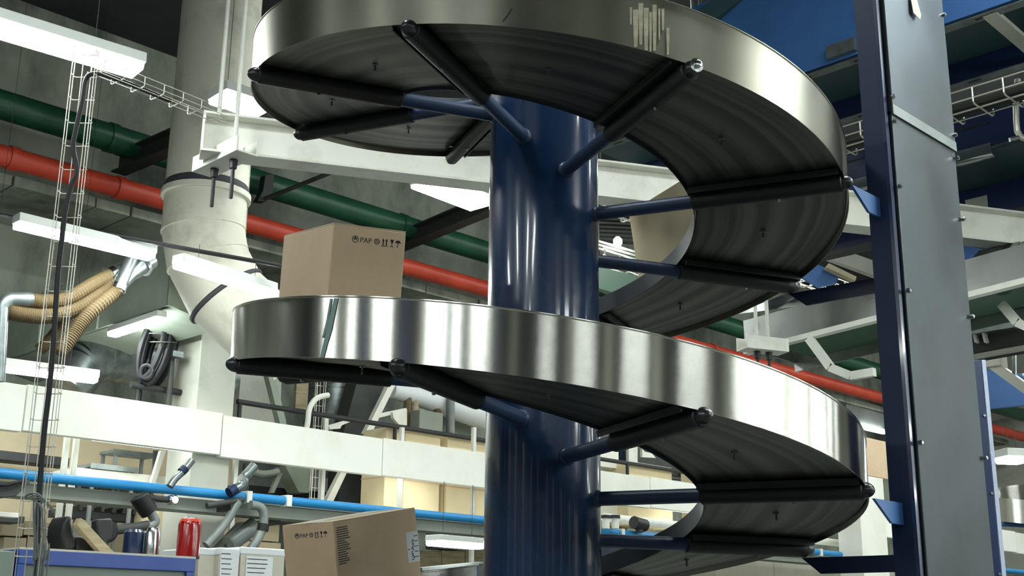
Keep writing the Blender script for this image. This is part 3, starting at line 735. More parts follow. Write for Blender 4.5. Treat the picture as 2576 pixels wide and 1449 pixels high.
# tan corrugated hoses
def hose(pts, r, label, m='tan_hose', tips=True):
    P = smooth_path(pts, 22); t = thing('ribbed_hose', label, 'hose', tuple(P[0]), 'tan ribbed hoses')
    L = 0; rr = []; 
    for i in range(len(P)): rr.append(r * (1.06 if i % 2 else .93))
    part('hose_body', MB().tube(P, rr, 14), m, t, smooth=20)
    if tips:
        d = (P[-1] - P[-6]).normalized(); part('metal_cuff', MB().tube([P[-1] - d * .05, P[-1] + d * .3], r * .95, 14), 'galvanised', t)
        part('clamp', MB().tube([P[-1] - d * .03, P[-1] + d * .02], r * 1.15, 14), 'chrome', t)
    return t
Vh = 9.6
hose([av(70, 755, Vh), av(110, 760, Vh), av(170, 752, Vh), av(235, 715, Vh), av(285, 690, Vh)], .062, 'upper tan ribbed hose ending in a metal cuff under the luminaire')
hose([av(15, 782, Vh), av(60, 792, Vh), av(120, 795, Vh), av(190, 778, Vh), av(255, 738, Vh), av(290, 705, Vh)], .064, 'long tan ribbed hose sagging towards the left edge')
hose([av(100, 880, Vh + .2), av(130, 850, Vh + .2), av(170, 800, Vh + .2), av(235, 745, Vh + .1), av(262, 728, Vh)], .05, 'lower tan ribbed hose hanging behind the upright wire tray', tips=False)
hose([av(150, 890, Vh - .1), av(185, 840, Vh - .1), av(225, 790, Vh - .1), av(290, 735, Vh - .1), av(300, 722, Vh - .1)], .058, 'steep tan ribbed hose falling to the low luminaire')
mp_ = thing('metal_pipe', 'bright bent metal pipe at the left edge feeding the tan hoses', 'pipe', tuple(av(15, 770, Vh)))
part('elbow', MB().tube(smooth_path([av(78, 755, Vh), av(40, 755, Vh), av(20, 757, Vh), av(2, 775, Vh), av(-6, 800, Vh)], 6), .065, 16), 'galvanised', mp_)
part('drop', MB().tube([av(5, 775, Vh - .05), av(-4, 960, Vh - .05)], .05, 14), 'galvanised', mp_)
jn = thing('pipe_joint', 'shiny metal pipe joint where the hoses meet under the luminaire', 'pipe', tuple(av(330, 690, Vh)))
part('tube', MB().tube([av(300, 722, Vh), av(330, 690, Vh), av(352, 668, Vh), av(375, 650, Vh)], [.05, .06, .09, .1], 16), 'galvanised', jn)
part('collar', MB().tube([av(352, 668, Vh), av(358, 663, Vh)], .115, 16), 'chrome', jn)
# ------------------------------------------------------------------ behind and below the mezzanine beam
struct('wall_rear_room', boxV(-200, 1085, 585, 1700, 13.4, .1), 'beige_board', None)
def tubeV(pts, V, r, seg=10, mb=None): return (mb or MB()).tube(smooth_path([av(x, y, V) for x, y in pts], 5), r, seg)
def poly(pts, V, th): return MB().prism([av(x, y, V) for x, y in pts], (0, th, 0))
solo('black_duct', boxV(-40, 1140, 176, 1164, 12.9, .25), 'black_steel', 'flat black duct low at the left under the white beam', 'duct', bevel=.01)
for x, lab in ((163, 'thin white post beside the black duct under the beam'), (187, 'thinner white post next to the steps'), (593, 'thin white post right of the pale pillar under the beam'), (813, 'white post between the zinc tray and the slanting leg'), (1008, 'white post before the left tall carton'), (1190, 'white post before the tall carton nearest the column')):
    u = av(x, 1150, 11.25).x
    z0 = 2.55; z1 = ZM1 + .0 if x < 900 else av(x, 1075, 11.25).z
    t = solo('thin_post', MB().box((u - .024, 11.22, 0), (u + .024, 11.27, z1)), 'white_steel', lab, 'post', 'thin white posts', .003)
# steel steps
st = thing('step_stool', 'grey steel two-step stool under the white beam at the left', 'steps', tuple(av(330, 1200, 12.2)))
VS = 12.2
for (x0, x1, y0, y1, dv) in ((286, 400, 1136, 1152, .0), (229, 345, 1172, 1186, -.3)):
    a, b = av(x0, y0 + 6, VS + dv), av(x1, y0 + 6, VS + dv); z = av((x0 + x1) / 2, (y0 + y1) / 2, VS + dv).z
    part('tread', MB().box((a.x, VS + dv, z), (b.x, VS + dv + .32, z + .03)), 'grey_steel', st)
    part('tread_edge', MB().box((a.x - .01, VS + dv - .01, z - .02), (b.x + .01, VS + dv + .0, z + .035)), 'galvanised', st)
    for x in (a.x + .02, b.x - .05):
        for w_ in (0, .28): part('leg', MB().box((x, VS + dv + w_ + .01, 1.9), (x + .035, VS + dv + w_ + .04, z)), 'grey_steel', st)
solo('pale_counter', boxV(190, 1190, 470, 1216, 11.9, .9), 'white_paint', 'pale counter below the steel steps', 'counter', bevel=.005)
for lk in (210, 440): pass
solo('slanting_prop', poly([(405, 1133), (418, 1133), (391, 1216), (380, 1216)], 11.8, .05), 'white_steel', 'white slanting leg right of the steel steps', 'leg')
solo('dark_plate', poly([(388, 1133), (412, 1133), (404, 1160), (388, 1185)], 12.05, .03), 'dark_steel', 'dark plate hanging beside the slanting white leg', 'plate')
# fume extraction arms hanging on the trunking
def arm_thing(label, segs, V, joint, hood=None):
    t = thing('extraction_arm', label, 'extraction arm', tuple(av(*joint, V)), 'extraction arms')
    c_ = av(joint[0], joint[1] - 16, V); part('mount', MB().box((c_.x - .04, V - .02, bp_z - .16), (c_.x + .04, 10.7, bp_z - .08)), 'black_steel', t)
    for nm, pts, r, m in segs: part(nm, tubeV(pts, V, r, 12), m, t)
    for (x, y, r, m) in hood or ():
        c = av(x, y, V); part('joint', MB().lathe([(r * .7, -r), (r, -r * .7), (r, r * .7), (r * .7, r)], c, (0, 1, 0), 14), m, t)
    return t
arm_thing('extraction arm with silver upper tube and black elbow hanging under the blue pipe', [('upper_tube', [(427, 1224), (440, 1205), (462, 1184), (483, 1158)], .036, 'galvanised'), ('sleeve', [(456, 1188), (466, 1178)], .044, 'blue_post'), ('elbow', [(350, 1250), (356, 1262), (368, 1278), (376, 1288)], .085, 'black_rubber'), ('middle_tube', [(374, 1284), (384, 1298), (390, 1312), (380, 1322), (368, 1324)], .045, 'grey_steel'), ('lower_tube', [(372, 1322), (330, 1328), (272, 1335)], .045, 'dark_steel'), ('handle', [(376, 1252), (400, 1256), (434, 1258)], .028, 'black_steel')], 10.45, (380, 1262), [(262, 1338, .1, 'black_rubber'), (434, 1258, .05, 'chrome')])
arm_thing('extraction arm with blue joint and long grey tube beside the pillar foot', [('upper_tube', [(612, 1200), (622, 1192), (640, 1172)], .05, 'galvanised'), ('elbow', [(590, 1232), (606, 1222), (612, 1208), (604, 1203)], .052, 'galvanised'), ('sleeve', [(576, 1240), (592, 1230)], .055, 'blue_post'), ('lower_tube', [(600, 1262), (566, 1318), (518, 1372)], .042, 'grey_steel'), ('bent_tube', [(630, 1270), (655, 1276), (664, 1298), (660, 1330), (645, 1362), (630, 1382)], .045, 'grey_steel'), ('cuff', [(663, 1318), (660, 1336)], .058, 'black_rubber'), ('cross_tube', [(520, 1272), (560, 1266), (610, 1258)], .03, 'dark_steel')], 10.45, (590, 1240))
# beige fascia and black cable rail
solo('beige_fascia', boxV(142, 1240, 492, 1286, 12.6, .2), 'beige_board', 'beige boarded fascia behind the blue pipe at the left', 'board', bevel=.004)
rl = thing('cable_rail', 'black cable rail under the beige fascia', 'rail', tuple(av(250, 1295, 12.2)))
zr = av(230, 1296, 12.2).z
ra, rb = av(132, 1290, 12.2).x, av(345, 1290, 12.2).x
part('rail', MB().box((ra, 12.1, zr - .05), (rb, 12.3, zr + .03)), 'black_steel', rl, .004)
for i in range(12): part('rung', MB().box((ra + .1 + i * (rb + .5 - ra) / 12, 12.06, zr + .03), (ra + .13 + i * (rb + .5 - ra) / 12, 12.34, zr + .08)), 'dark_steel', rl)
part('side_bar', MB().box((ra, 12.08, zr + .08), (rb + .6, 12.1, zr + .11)), 'dark_steel', rl)
# far-left conveyor end
fe = thing('conveyor_end', 'dark grey conveyor end bracket at the far left below the blue pipe', 'conveyor', tuple(av(30, 1240, 10.2)))
part('side_plate', poly([(-40, 1220), (18, 1222), (72, 1207), (76, 1214), (40, 1248), (12, 1252), (-40, 1246)], 10.2, .3), 'dark_steel', fe, .006)
part('belt', poly([(-40, 1212), (20, 1214), (70, 1204), (72, 1208), (18, 1221), (-40, 1219)], 10.15, .4), 'belt_black', fe)
solo('strip_lamp', boxV(-30, 1288, 50, 1300, 10.4, .1), 'white_steel', 'short white strip at the left edge below the conveyor end', 'trim', bevel=.004)
solo('dark_shelf', boxV(-40, 1296, 62, 1312, 10.8, .3), 'dark_steel', 'dark shelf under the white strip at the left edge', 'shelf')
# cabinets and what stands on them
VC = 7.2
cab = thing('control_cabinet', 'blue framed machine cabinet with grey panel at the bottom left', 'cabinet', tuple(av(270, 1449, VC).xy) + (0,))
a, b = av(48, 1400, VC).x, av(494, 1400, VC).x; zt = av(270, 1393, VC).z; zt2 = zt - .085
part('top_rail', MB().box((a, VC, zt2), (b, VC + .06, zt)), 'bright_blue', cab, .004)
part('top_plate', MB().box((a, VC + .005, zt), (b, VC + .62, zt + .012)), 'carton_white', cab)
for x0, x1 in ((a, a + .045), (b - .06, b)): part('corner_post', MB().box((x0, VC, 0), (x1, VC + .06, zt2)), 'bright_blue', cab, .004)
part('side_rail', MB().box((a, VC + .06, zt2), (a + .05, VC + .62, zt)), 'bright_blue', cab)
part('panel', MB().box((a + .045, VC + .025, .1), (b - .06, VC + .05, zt2)), 'cabinet_grey', cab)
part('body', MB().box((a + .05, VC + .05, .05), (b - .06, VC + .6, zt2)), 'cabinet_grey', cab)
cab2 = thing('grey_cabinet', 'pale grey cabinet left of the blue framed one', 'cabinet', tuple(av(10, 1449, VC + .02).xy) + (0,))
part('body', MB().box((a - 1.0, VC + .03, 0), (a - .012, VC + .6, av(20, 1386, VC + .03).z)), 'cabinet_grey', cab2, .006)
part('plate', MB().box((a - .32, VC + .02, av(10, 1449, VC).z), (a - .17, VC + .03, av(10, 1437, VC).z)), 'paper', cab2)
bc = av(472, 1400, VC + .25); zc = zt + .012; rb_ = .078
bz = av(472, 1302, VC + .25).z - zc
bea = thing('warning_beacon', 'red cylindrical warning beacon standing on the blue cabinet', 'beacon', (bc.x, bc.y, zc))
part('base', MB().lathe([(rb_ * 1.0, 0), (rb_ * 1.0, .015)], (bc.x, bc.y, zc), seg=28), 'black_rubber', bea)
part('lens', MB().lathe([(rb_, .015), (rb_, bz - .05), (rb_ * .96, bz - .035), (rb_ * .8, bz - .012), (rb_ * .5, bz), (.002, bz + .003)], (bc.x, bc.y, zc), seg=28), 'red_gloss', bea)
part('crown', MB().lathe([(rb_ * .985, bz - .05), (rb_ * 1.0, bz - .046), (rb_ * .9, bz - .02), (rb_ * .82, bz - .008), (rb_ * .8, bz - .012)], (bc.x, bc.y, zc), seg=12), 'red_paint', bea)
# black moulded seat, plank and parts behind the cabinet top
VK = 7.65
seat = thing('office_chair', 'black moulded chair shell lying on the cabinet', 'chair', (av(200, 1388, VK).x, VK, zt + .012))
part('back', poly([(170, 1297), (181, 1299), (180, 1316), (186, 1345), (194, 1366), (188, 1385), (162, 1386), (155, 1350), (158, 1320)], VK, .22), 'black_rubber', seat, .02)
part('seat_pan', poly([(193, 1352), (205, 1349), (216, 1353), (232, 1372), (248, 1386), (215, 1391), (190, 1383)], VK, .24), 'black_rubber', seat, .015)
plank = solo('timber_plank', poly([(203, 1303), (212, 1308), (292, 1394), (256, 1394), (193, 1320)], VK - .1, .06), 'timber', 'pale timber plank leaning behind the cabinet top', 'plank', bevel=.004)
solo('motor_block', poly([(244, 1306), (284, 1304), (288, 1356), (274, 1362), (274, 1396), (258, 1396), (258, 1362), (244, 1348)], 7.72, .09), 'black_steel', 'black motor block behind the leaning plank', 'motor', bevel=.015)
solo('blue_drum', MB().lathe([(.065, 0), (.07, .02), (.07, .17), (.05, .19), (.0, .192)], (av(352, 1400, VK).x, VK + .1, zt + .012), seg=20), 'navy_steel', 'dark blue drum standing on the cabinet left of the beacon', 'drum')
solo('clear_jar', MB().lathe([(.05, 0), (.052, .02), (.052, .17), (.04, .2), (.0, .2)], (av(380, 1400, VK).x, VK, zt + .012), seg=20), 'chrome', 'shiny jar standing between the drum and the beacon', 'jar')
# pale machine housings behind the cabinets
def housing(x0, y0, x1, y1, V, th, m, label, joints=(), hj=()):
    t = thing('machine_housing', label, 'machine', tuple(av((x0 + x1) / 2, y1, V)), 'pale machine housings')
    xs = [x0] + list(joints) + [x1]; ys = [y0] + list(hj) + [y1]
    for i in range(len(xs) - 1):
        for j in range(len(ys) - 1):
            mb = boxV(xs[i], ys[j], xs[i + 1], ys[j + 1], V, th)
            A, B = mb.bounds(); part('cover_panel', MB().box((A.x + .006, V + .004 * ((i + j) % 2), A.z + .006), (B.x - .006, B.y, B.z - .006)), m, t, .004)
    return t
housing(395, 1275, 705, 1500, 11.6, .5, 'beige_board', 'beige machine housing behind the red beacon', (474, 560), (1360,))
housing(0, 1310, 150, 1520, 11.2, .5, 'beige_board', 'beige housing behind the wire tray at the bottom left', (60,), (1350,))
dk = thing('hopper', 'dark slanting hopper between the extraction arm and the carton', 'hopper', tuple(av(640, 1380, 10.9)))
part('chute', poly([(620, 1312), (705, 1306), (705, 1320), (630, 1330), (600, 1372), (560, 1376)], 10.9, .18), 'dark_steel', dk)
part('barrel', MB().tube([av(575, 1370, 10.85), av(640, 1322, 10.85)], .09, 14), 'grey_steel', dk)
# white cartons with papers
def pale_carton(x0, y0, x1, V, dp, label, papers):
    A, B = av(x0, y0 + 30, V), av(x1, y0 + 30, V); zt_ = av((x0 + x1) / 2, y0, V).z
    t = thing('pale_carton', label, 'box', ((A.x + B.x) / 2, V + dp / 2, 0), 'pale cartons at the bottom')
    part('body', MB().box((A.x, V, zt_ - .45), (B.x, V + dp, zt_)), 'carton_white', t, .006)
    part('pallet_stack', MB().box((A.x - .02, V - .0, 0), (B.x + .02, V + dp, zt_ - .452)), 'carton_white', t)
    part('stretch_film', MB().box((A.x - .006, V - .004, zt_ - .05), (B.x + .006, V + dp + .004, zt_ + .004)), 'paper', t, .01)
    for (p0, q0, p1, q1) in papers:
        o = part('paper_sheet', boxV(p0, q0, p1, q1, V - .006, .003), 'paper', t, label='printed sheet')
        for i in range(6):
            yy = q0 + 6 + i * (q1 - q0 - 8) / 6
            part('print', boxV(p0 + 4, yy, p0 + 4 + (p1 - p0 - 10) * random.uniform(.35, .9), yy + 2.2, V - .0075, .001), 'ink_soft', o)
    return t
pale_carton(500, 1380, 546, 7.75, .5, 'plain pale carton right of the red beacon', ())
pale_carton(551, 1380, 602, 7.7, .5, 'pale carton with a tall printed sheet right of the beacon', ((553, 1386, 600, 1470),))
pale_carton(607, 1380, 716, 7.68, .5, 'wide pale carton with a printed sheet left of the tan carton', ((618, 1400, 685, 1475),))
# ------------------------------------------------------------------ machines above the beam, between pillar and column
hrl = thing('handrail', 'black handrail along the top of the white mezzanine beam', 'railing', (8, 11.45, ZM1))
zr_ = av(900, 1058, 11.45).z
u_a, u_b = av(330, 960, 11.45).x, av(497, 985, 11.45).x
part('rail', MB().tube([(u_a, 11.45, zr_), (u_b, 11.45, zr_)], .035, 10), 'black_steel', hrl)
part('rail', MB().tube([(av(597, 1010, 11.45).x, 11.45, zr_), (30, 11.45, zr_)], .03, 10), 'black_steel', hrl)
for i in range(9):
    u = av(604, 1010, 11.45).x + i * 2.2
    part('baluster', MB().tube([(u, 11.45, ZM1 - .2), (u, 11.45, zr_)], .025, 8), 'black_steel', hrl)
solo('wall_board', boxV(600, 940, 705, 1100, 13.0, .1), 'plaster', 'plain plaster panel just right of the pale pillar', 'panel')
solo('slanting_prop', poly([(672, 935), (690, 935), (728, 1095), (712, 1095)], 12.6, .1), 'green_grey', 'grey-green slanting strut over the plaster panel', 'strut')
tank = thing('steel_tank', 'dark glossy steel tank behind the black handrail', 'tank', tuple(av(850, 1060, 13.2)))
tc_ = av(845, 1000, 13.6); rt_ = .42; tz0 = av(845, 1050, 13.2).z
part('shell', MB().lathe([(rt_ * .3, -.75), (rt_, 0), (rt_, .9), (rt_ * .9, .98)], (tc_.x, 13.6, tz0), seg=32), 'galvanised', tank)
for h in (.0, .45, .88): part('hoop', MB().lathe([(rt_ + .015, h - .02), (rt_ + .015, h + .02)], (tc_.x, 13.6, tz0), seg=32), 'galvanised', tank)
part('brown_panel', boxV(745, 945, 775, 1035, 13.3, .05), 'timber', tank)
for a_, b_ in (((925, 940), (862, 1100)), ((985, 940), (935, 1100))): pass
solo('dark_chute', poly([(905, 935), (975, 935), (925, 1100), (900, 1285), (850, 1285), (862, 1095)], 12.6, .25), 'dark_steel', 'dark slanting chute right of the steel tank', 'chute')
fr = thing('machine_stand', 'white angled machine frame between the chute and the pale hose duct', 'frame', tuple(av(960, 1080, 12.0)))
part('leg', poly([(982, 962), (996, 966), (934, 1092), (918, 1090)], 12.0, .08), 'white_steel', fr)
part('brace', poly([(946, 1042), (1022, 1026), (1022, 1034), (950, 1052)], 12.0, .06), 'white_steel', fr)
part('gusset', poly([(988, 1036), (1024, 1028), (1024, 1070), (1004, 1068), (990, 1052)], 11.95, .05), 'white_steel', fr)
part('lever', poly([(826, 1070), (880, 1054), (884, 1060), (860, 1070), (856, 1078), (830, 1080)], 11.7, .04), 'white_steel', fr)
part('upright', poly([(818, 1050), (827, 1050), (826, 1085), (817, 1085)], 11.7, .04), 'white_steel', fr)
part('lower_leg', poly([(862, 1180), (876, 1182), (838, 1262), (820, 1262)], 12.0, .08), 'white_steel', fr)
solo('white_hook_pipe', tubeV([(768, 1092), (774, 1062), (778, 1030), (790, 1008), (806, 998), (826, 994)], 11.3, .032, 10), 'white_steel', 'white curved pipe rising over the black handrail', 'pipe')
basket(Vector((av(800, 1000, 11.7).x, 11.7, 1.0)), Vector((av(800, 1000, 11.7).x, 11.7, av(805, 935, 11.7).z)), Vector((1, 0, 0)), Vector((0, -1, 0)), .12, .06, .12, 'upright wire tray behind the white curved pipe', r=.004)
fd2 = thing('fabric_duct', 'pale flexible duct slanting down to the column behind the arm', 'duct', tuple(av(1100, 1010, 12.3)))
P = smooth_path([av(985, 982, 12.3), av(1050, 998, 12.3), av(1110, 1015, 12.3), av(1180, 1036, 12.3), av(1300, 1070, 12.3)], 10)
part('tube', MB().tube(P, [.1 + .0025 * i + .006 * (i % 2) for i in range(len(P))], 18), 'paper', fd2, smooth=25)
for x, y0, y1, m, lab in ((1028, 990, 1072, 'tan_hose', 'tan drop hose nearest the white frame'), (1046, 995, 1075, 'timber', 'brown drop hose beside the grey box'), (1100, 1010, 1040, 'tan_hose', 'short tan drop hose above the grey box')):
    solo('drop_hose', tubeV([(x, y0), (x - 3, (y0 + y1) / 2), (x + 2, y1)], 12.25, .05, 10), m, lab, 'hose', 'drop hoses')
solo('grey_box', boxV(1052, 1034, 1112, 1302, 11.97, .2), 'grey_paint', 'plain grey box under the pale flexible duct', 'box', bevel=.01)
solo('grey_pilaster', boxV(1112, 1020, 1190, 1383, 12.6, .3), 'grey_paint', 'pale grey panel left of the column above the cartons', 'panel')
solo('teal_pipe', tubeV([(1133, 1000), (1133, 1312)], 12.1, .06, 12), 'grey_steel', 'short dark grey vertical pipe right of the grey box', 'pipe')
for x0, x1, y0, y1, lab, m in ((968, 1004, 1076, 1275, 'tall narrow tan carton left of the white post', 'cardboard_pale'), (1016, 1106, 1082, 1290, 'tall wide tan carton between two white posts', 'cardboard_pale'), (1124, 1184, 1098, 1300, 'tall tan carton left of the column behind the beam', 'cardboard_pale'), (1196, 1260, 1106, 1310, 'tall tan carton half hidden by the column', 'cardboard_pale'), (1578, 1690, 1168, 1325, 'tall tan carton seen through the lower ring', 'cardboard_pale'), (1770, 1860, 1180, 1335, 'tall tan carton behind the lower turn', 'cardboard_pale')):
    A, B = av(x0, 1190, 11.5), av(x1, 1190, 11.5); z1 = av((x0 + x1) / 2, y0, 11.5).z; z0 = av((x0 + x1) / 2, y1, 11.5).z
    t = thing('tall_carton', lab, 'box', ((A.x + B.x) / 2, 11.75, z0), 'tall cartons behind the beam')
    part('body', MB().box((A.x, 11.5, z0), (B.x, 11.95, z1)), m, t, .006)
    part('lid_band', MB().box((A.x - .004, 11.496, z0 + (z1 - z0) * .36), (B.x + .004, 11.954, z0 + (z1 - z0) * .375)), 'cardboard', t)
solo('shelf_board', MB().box((av(590, 1240, 11.3).x, 11.3, av(1050, 1290, 11.5).z - .1), (26, 12.2, av(1050, 1290, 11.5).z - .0)), 'white_paint', 'long white shelf behind the blue pipe carrying the tall cartons', 'shelf', bevel=.004)
# dark machine seen between pillar and cartons under the beam
dm = thing('dark_machine', 'dark machine with black lower band under the white beam left of the cartons', 'machine', tuple(av(780, 1260, 12.9)))
part('back_panel', boxV(590, 1140, 968, 1270, 14.3, .2), 'grey_steel', dm)
part('black_band', poly([(606, 1218), (966, 1252), (966, 1275), (606, 1248)], 13.0, .3), 'black_rubber', dm)
part('funnel', poly([(718, 1172), (792, 1178), (776, 1240), (752, 1238)], 12.7, .25), 'green_grey', dm)
part('blue_post', boxV(906, 1190, 915, 1245, 12.6, .06), 'blue_post', dm)
part('tray', poly([(918, 1218), (966, 1208), (966, 1220), (918, 1230)], 12.6, .3), 'plaster', dm)
part('grey_post', boxV(615, 1165, 628, 1240, 12.6, .06), 'dark_steel', dm)
part('cross_pipe', tubeV([(622, 1180), (660, 1192), (700, 1186)], 12.6, .04), 'green_grey', dm)
part('strut', poly([(700, 1190), (712, 1190), (690, 1240), (680, 1240)], 12.6, .05), 'grey_paint', dm)
# seen through the lower ring, right of the column
solo('wall_board', boxV(1500, 1120, 1556, 1175, 11.7, .1), 'white_paint', 'white panel right of the column above the mezzanine beam', 'panel')
solo('wall_board', boxV(1500, 1262, 1556, 1306, 11.7, .1), 'white_paint', 'white panel right of the column below the mezzanine beam', 'panel')
mr = thing('dark_rack', 'dark rack with white brackets seen through the lower ring', 'rack', tuple(av(1620, 1180, 12.2)))
part('upright', boxV(1562, 1118, 1578, 1600, 12.25, .08), 'navy_steel', mr)
part('cross_rail', poly([(1560, 1158), (1720, 1182), (1720, 1200), (1560, 1172)], 12.0, .1), 'dark_steel', mr)
part('back', boxV(1590, 1110, 1740, 1200, 13.0, .1), 'dark_steel', mr)
part('bracket', poly([(1582, 1115), (1604, 1118), (1604, 1165), (1582, 1160)], 12.1, .05), 'white_steel', mr)
part('bracket', poly([(1606, 1118), (1616, 1120), (1616, 1150), (1650, 1152), (1640, 1140), (1622, 1136)], 12.1, .05), 'white_steel', mr)
vp = thing('valve_manifold', 'white pipe with dark valves above the blue pipe, seen through the lower ring', 'pipe', tuple(av(1560, 1320, 10.5)))
z_ = av(1640, 1315, 10.9).z
part('main_pipe', MB().tube([(av(1520, 1305, 10.9).x, 10.9, z_), (20, 10.9, z_)], .06, 14), 'white_steel', vp)
for x in (1524, 1548): part('branch', tubeV([(x, 1302), (x, 1330)], 10.5, .05, 12), 'white_steel', vp); part('branch_cap', tubeV([(x, 1296), (x, 1304)], 10.5, .065, 12), 'black_steel', vp)
part('valve', tubeV([(1594, 1314), (1622, 1322)], 10.5, .085, 12), 'black_steel', vp); part('valve_stem', tubeV([(1608, 1318), (1608, 1340)], 10.5, .05, 12), 'black_steel', vp)
housing(1640, 1405, 2300, 1560, 12.5, .5, 'carton_white', 'long pale housing low behind the spiral and post', (1800, 1950, 2100))
housing(1050, 1385, 1240, 1520, 12.4, .5, 'timber', 'brown-grey housing low left of the column', (1110, 1170))
lum_z((1108, 1364), (1230, 1374), 2.35, .2, .05, 'luminaire low left of the column above the brown housing', 2.9)
sb = thing('sign_board', 'dark machine sign with pale letters low left of the column', 'sign', tuple(av(1140, 1440, 8.4)))
part('board', poly([(1065, 1432), (1225, 1416), (1225, 1500), (1065, 1500)], 8.4, .08), 'navy_steel', sb)
part('top_edge', poly([(1062, 1428), (1225, 1412), (1225, 1420), (1062, 1436)], 8.36, .14), 'dark_steel', sb)

lt = bpy.data.objects.new('lettering', text_mesh('US-HH', .045, 'plaster')); COL.objects.link(lt); lt.parent = sb
lp_ = av(1150, 1451, 8.395); lt.location = lp_ - Vector(sb.location); lt.rotation_euler = (math.pi / 2, -.04, 0)
# ------------------------------------------------------------------ overhead conveyors on the right
def slotted(u0, u1, z, v0, v1, par, flip=1):
    # steel angle along the conveyor with oblong slots
    part('angle', MB().box((u0, v0, z - .006), (u1, v1, z)), 'galvanised', par)
    k = 0; v = v0 + .25
    while v < v1 - .2:
        part('slot', MB().box((u0 + (u1 - u0) * .35, v, z - .0075), (u0 + (u1 - u0) * .65, v + .09, z - .0055)), 'black_steel', par); v += .42
Z1 = 5.3; cu0, cu1 = 6.88, 7.69
c1 = thing('overhead_conveyor', 'blue sided overhead conveyor at the top right behind the post', 'conveyor', (7.3, 3.0, Z1))
part('side_plate', MB().box((cu0 - .03, .4, Z1 + .02), (cu0, 6.2, Z1 + .86)), 'blue_panel', c1, label='tall blue side plate')
part('far_side_plate', MB().box((cu1, .4, Z1 - .02), (cu1 + .03, 6.2, Z1 + .5)), 'navy_steel', c1)
slotted(cu0 - .03, cu0 + .05, Z1, .4, 6.2, c1); slotted(cu1 - .05, cu1 + .03, Z1 - .02, .4, 6.2, c1)
part('belt', MB().box((cu0 + .02, .4, Z1 + .14), (cu1 - .02, 6.2, Z1 + .16)), 'belt_dark_green', c1)
part('inner_web', MB().box((cu0 + .0, .4, Z1), (cu0 + .008, 6.2, Z1 + .14)), 'dark_steel', c1)
p_, q_ = az(2500, 46, Z1 - .012), az(2600, 140, Z1 - .012)
part('brace', MB().beam((cu0, p_.y, Z1 + .0), (cu1, p_.y + .02, Z1 + .0), .09, .03), 'plaster', c1)
bx = au(2080, 135, cu0 - .06); by = au(2150, 105, cu0 - .06)
part('splice_bracket', MB().box((cu0 - .07, by.y, Z1 + .04), (cu0 - .03, bx.y, Z1 + .13)), 'galvanised', c1)
part('guide_rail', MB().box((cu0 - .06, au(1900, 10, cu0).y - .25, Z1 + .80), (cu0 - .03, au(1875, 22, cu0).y + .1, Z1 + .86)), 'galvanised', c1)
for v in (2.0, 2.75, 3.6, 4.4): part('bolt', MB().lathe([(.02, 0), (.02, .015)], (cu0 - .03, v, Z1 + .3), (-1, 0, 0), 8), 'grey_steel', c1)
for v in (.9, 5.6):
    part('hanger_rod', MB().tube([(cu0 - .05, v, Z1 + .1), (cu0 - .05, v, ZT)], .012, 8), 'galvanised', c1); part('hanger_rod', MB().tube([(cu1 + .05, v, Z1 + .1), (cu1 + .05, v, ZT)], .012, 8), 'galvanised', c1)
# dark teal beam above it
tb_ = thing('teal_beam', 'dark teal beam end above the upper turn at the top', 'beam', tuple(ad(1820, 20, 8.5)))
part('beam', MB().beam(ad(1700, 130, 8.5), ad(1960, -62, 8.0), .3, .16), 'belt_dark_green', tb_)
# second conveyor
Z2 = 5.0; du0, du1 = 8.31, 8.98
c2 = thing('overhead_conveyor', 'navy overhead conveyor with bright aluminium rail right of the post', 'conveyor', (8.6, 3.5, Z2))
part('side_plate', MB().box((du0 - .03, .8, Z2 + .03), (du0, 6.0, Z2 + .34)), 'navy_steel', c2, label='glossy navy side plate')
part('far_side_plate', MB().box((du1, .8, Z2 - .26), (du1 + .03, 6.0, Z2 + .3)), 'navy_steel', c2)
part('belt', MB().box((du0 + .0, .8, Z2 + .0), (du1, 6.0, Z2 + .02)), 'belt_dark_green', c2)
ra_ = az(2514, 383, Z2).y
mb = MB().profile((du0 - .02, ra_, Z2 - .015), (du0 - .02, 6.0, Z2 - .015), [(-.05, -.03), (-.03, -.04), (.03, -.04), (.05, -.03), (.05, .0), (.02, .005), (.02, .02), (.05, .028), (.05, .05), (-.05, .05)])
part('aluminium_rail', mb, 'chrome', c2)
part('slot_bar', MB().box((du0 - .035, 3.4, Z2 + .2), (du0 - .03, 6.0, Z2 + .215)), 'black_steel', c2)
for v in (2.9, 4.05, 4.6): part('lamp_bolt', MB().lathe([(.03, 0), (.03, .02), (.012, .03)], (du0 - .03, v, Z2 + .17), (-1, 0, 0), 10), 'chrome', c2)
part('lower_angle', MB().box((du1 - .06, .8, Z2 - .30), (du1 + .05, 6.0, Z2 - .26)), 'dark_steel', c2)
wv0, wv1 = au(2480, 460, du1).y, au(2425, 470, du1).y
part('window_plate', MB().box((du1 - .004, wv0, Z2 - .24), (du1 - .001, wv1, Z2 - .08)), 'plaster', c2, label='pale rectangular window plate')
for v in (1.2, 5.4): part('hanger_rod', MB().tube([(du0 - .05, v, Z2 + .1), (du0 - .05, v, ZT)], .012, 8), 'galvanised', c2)
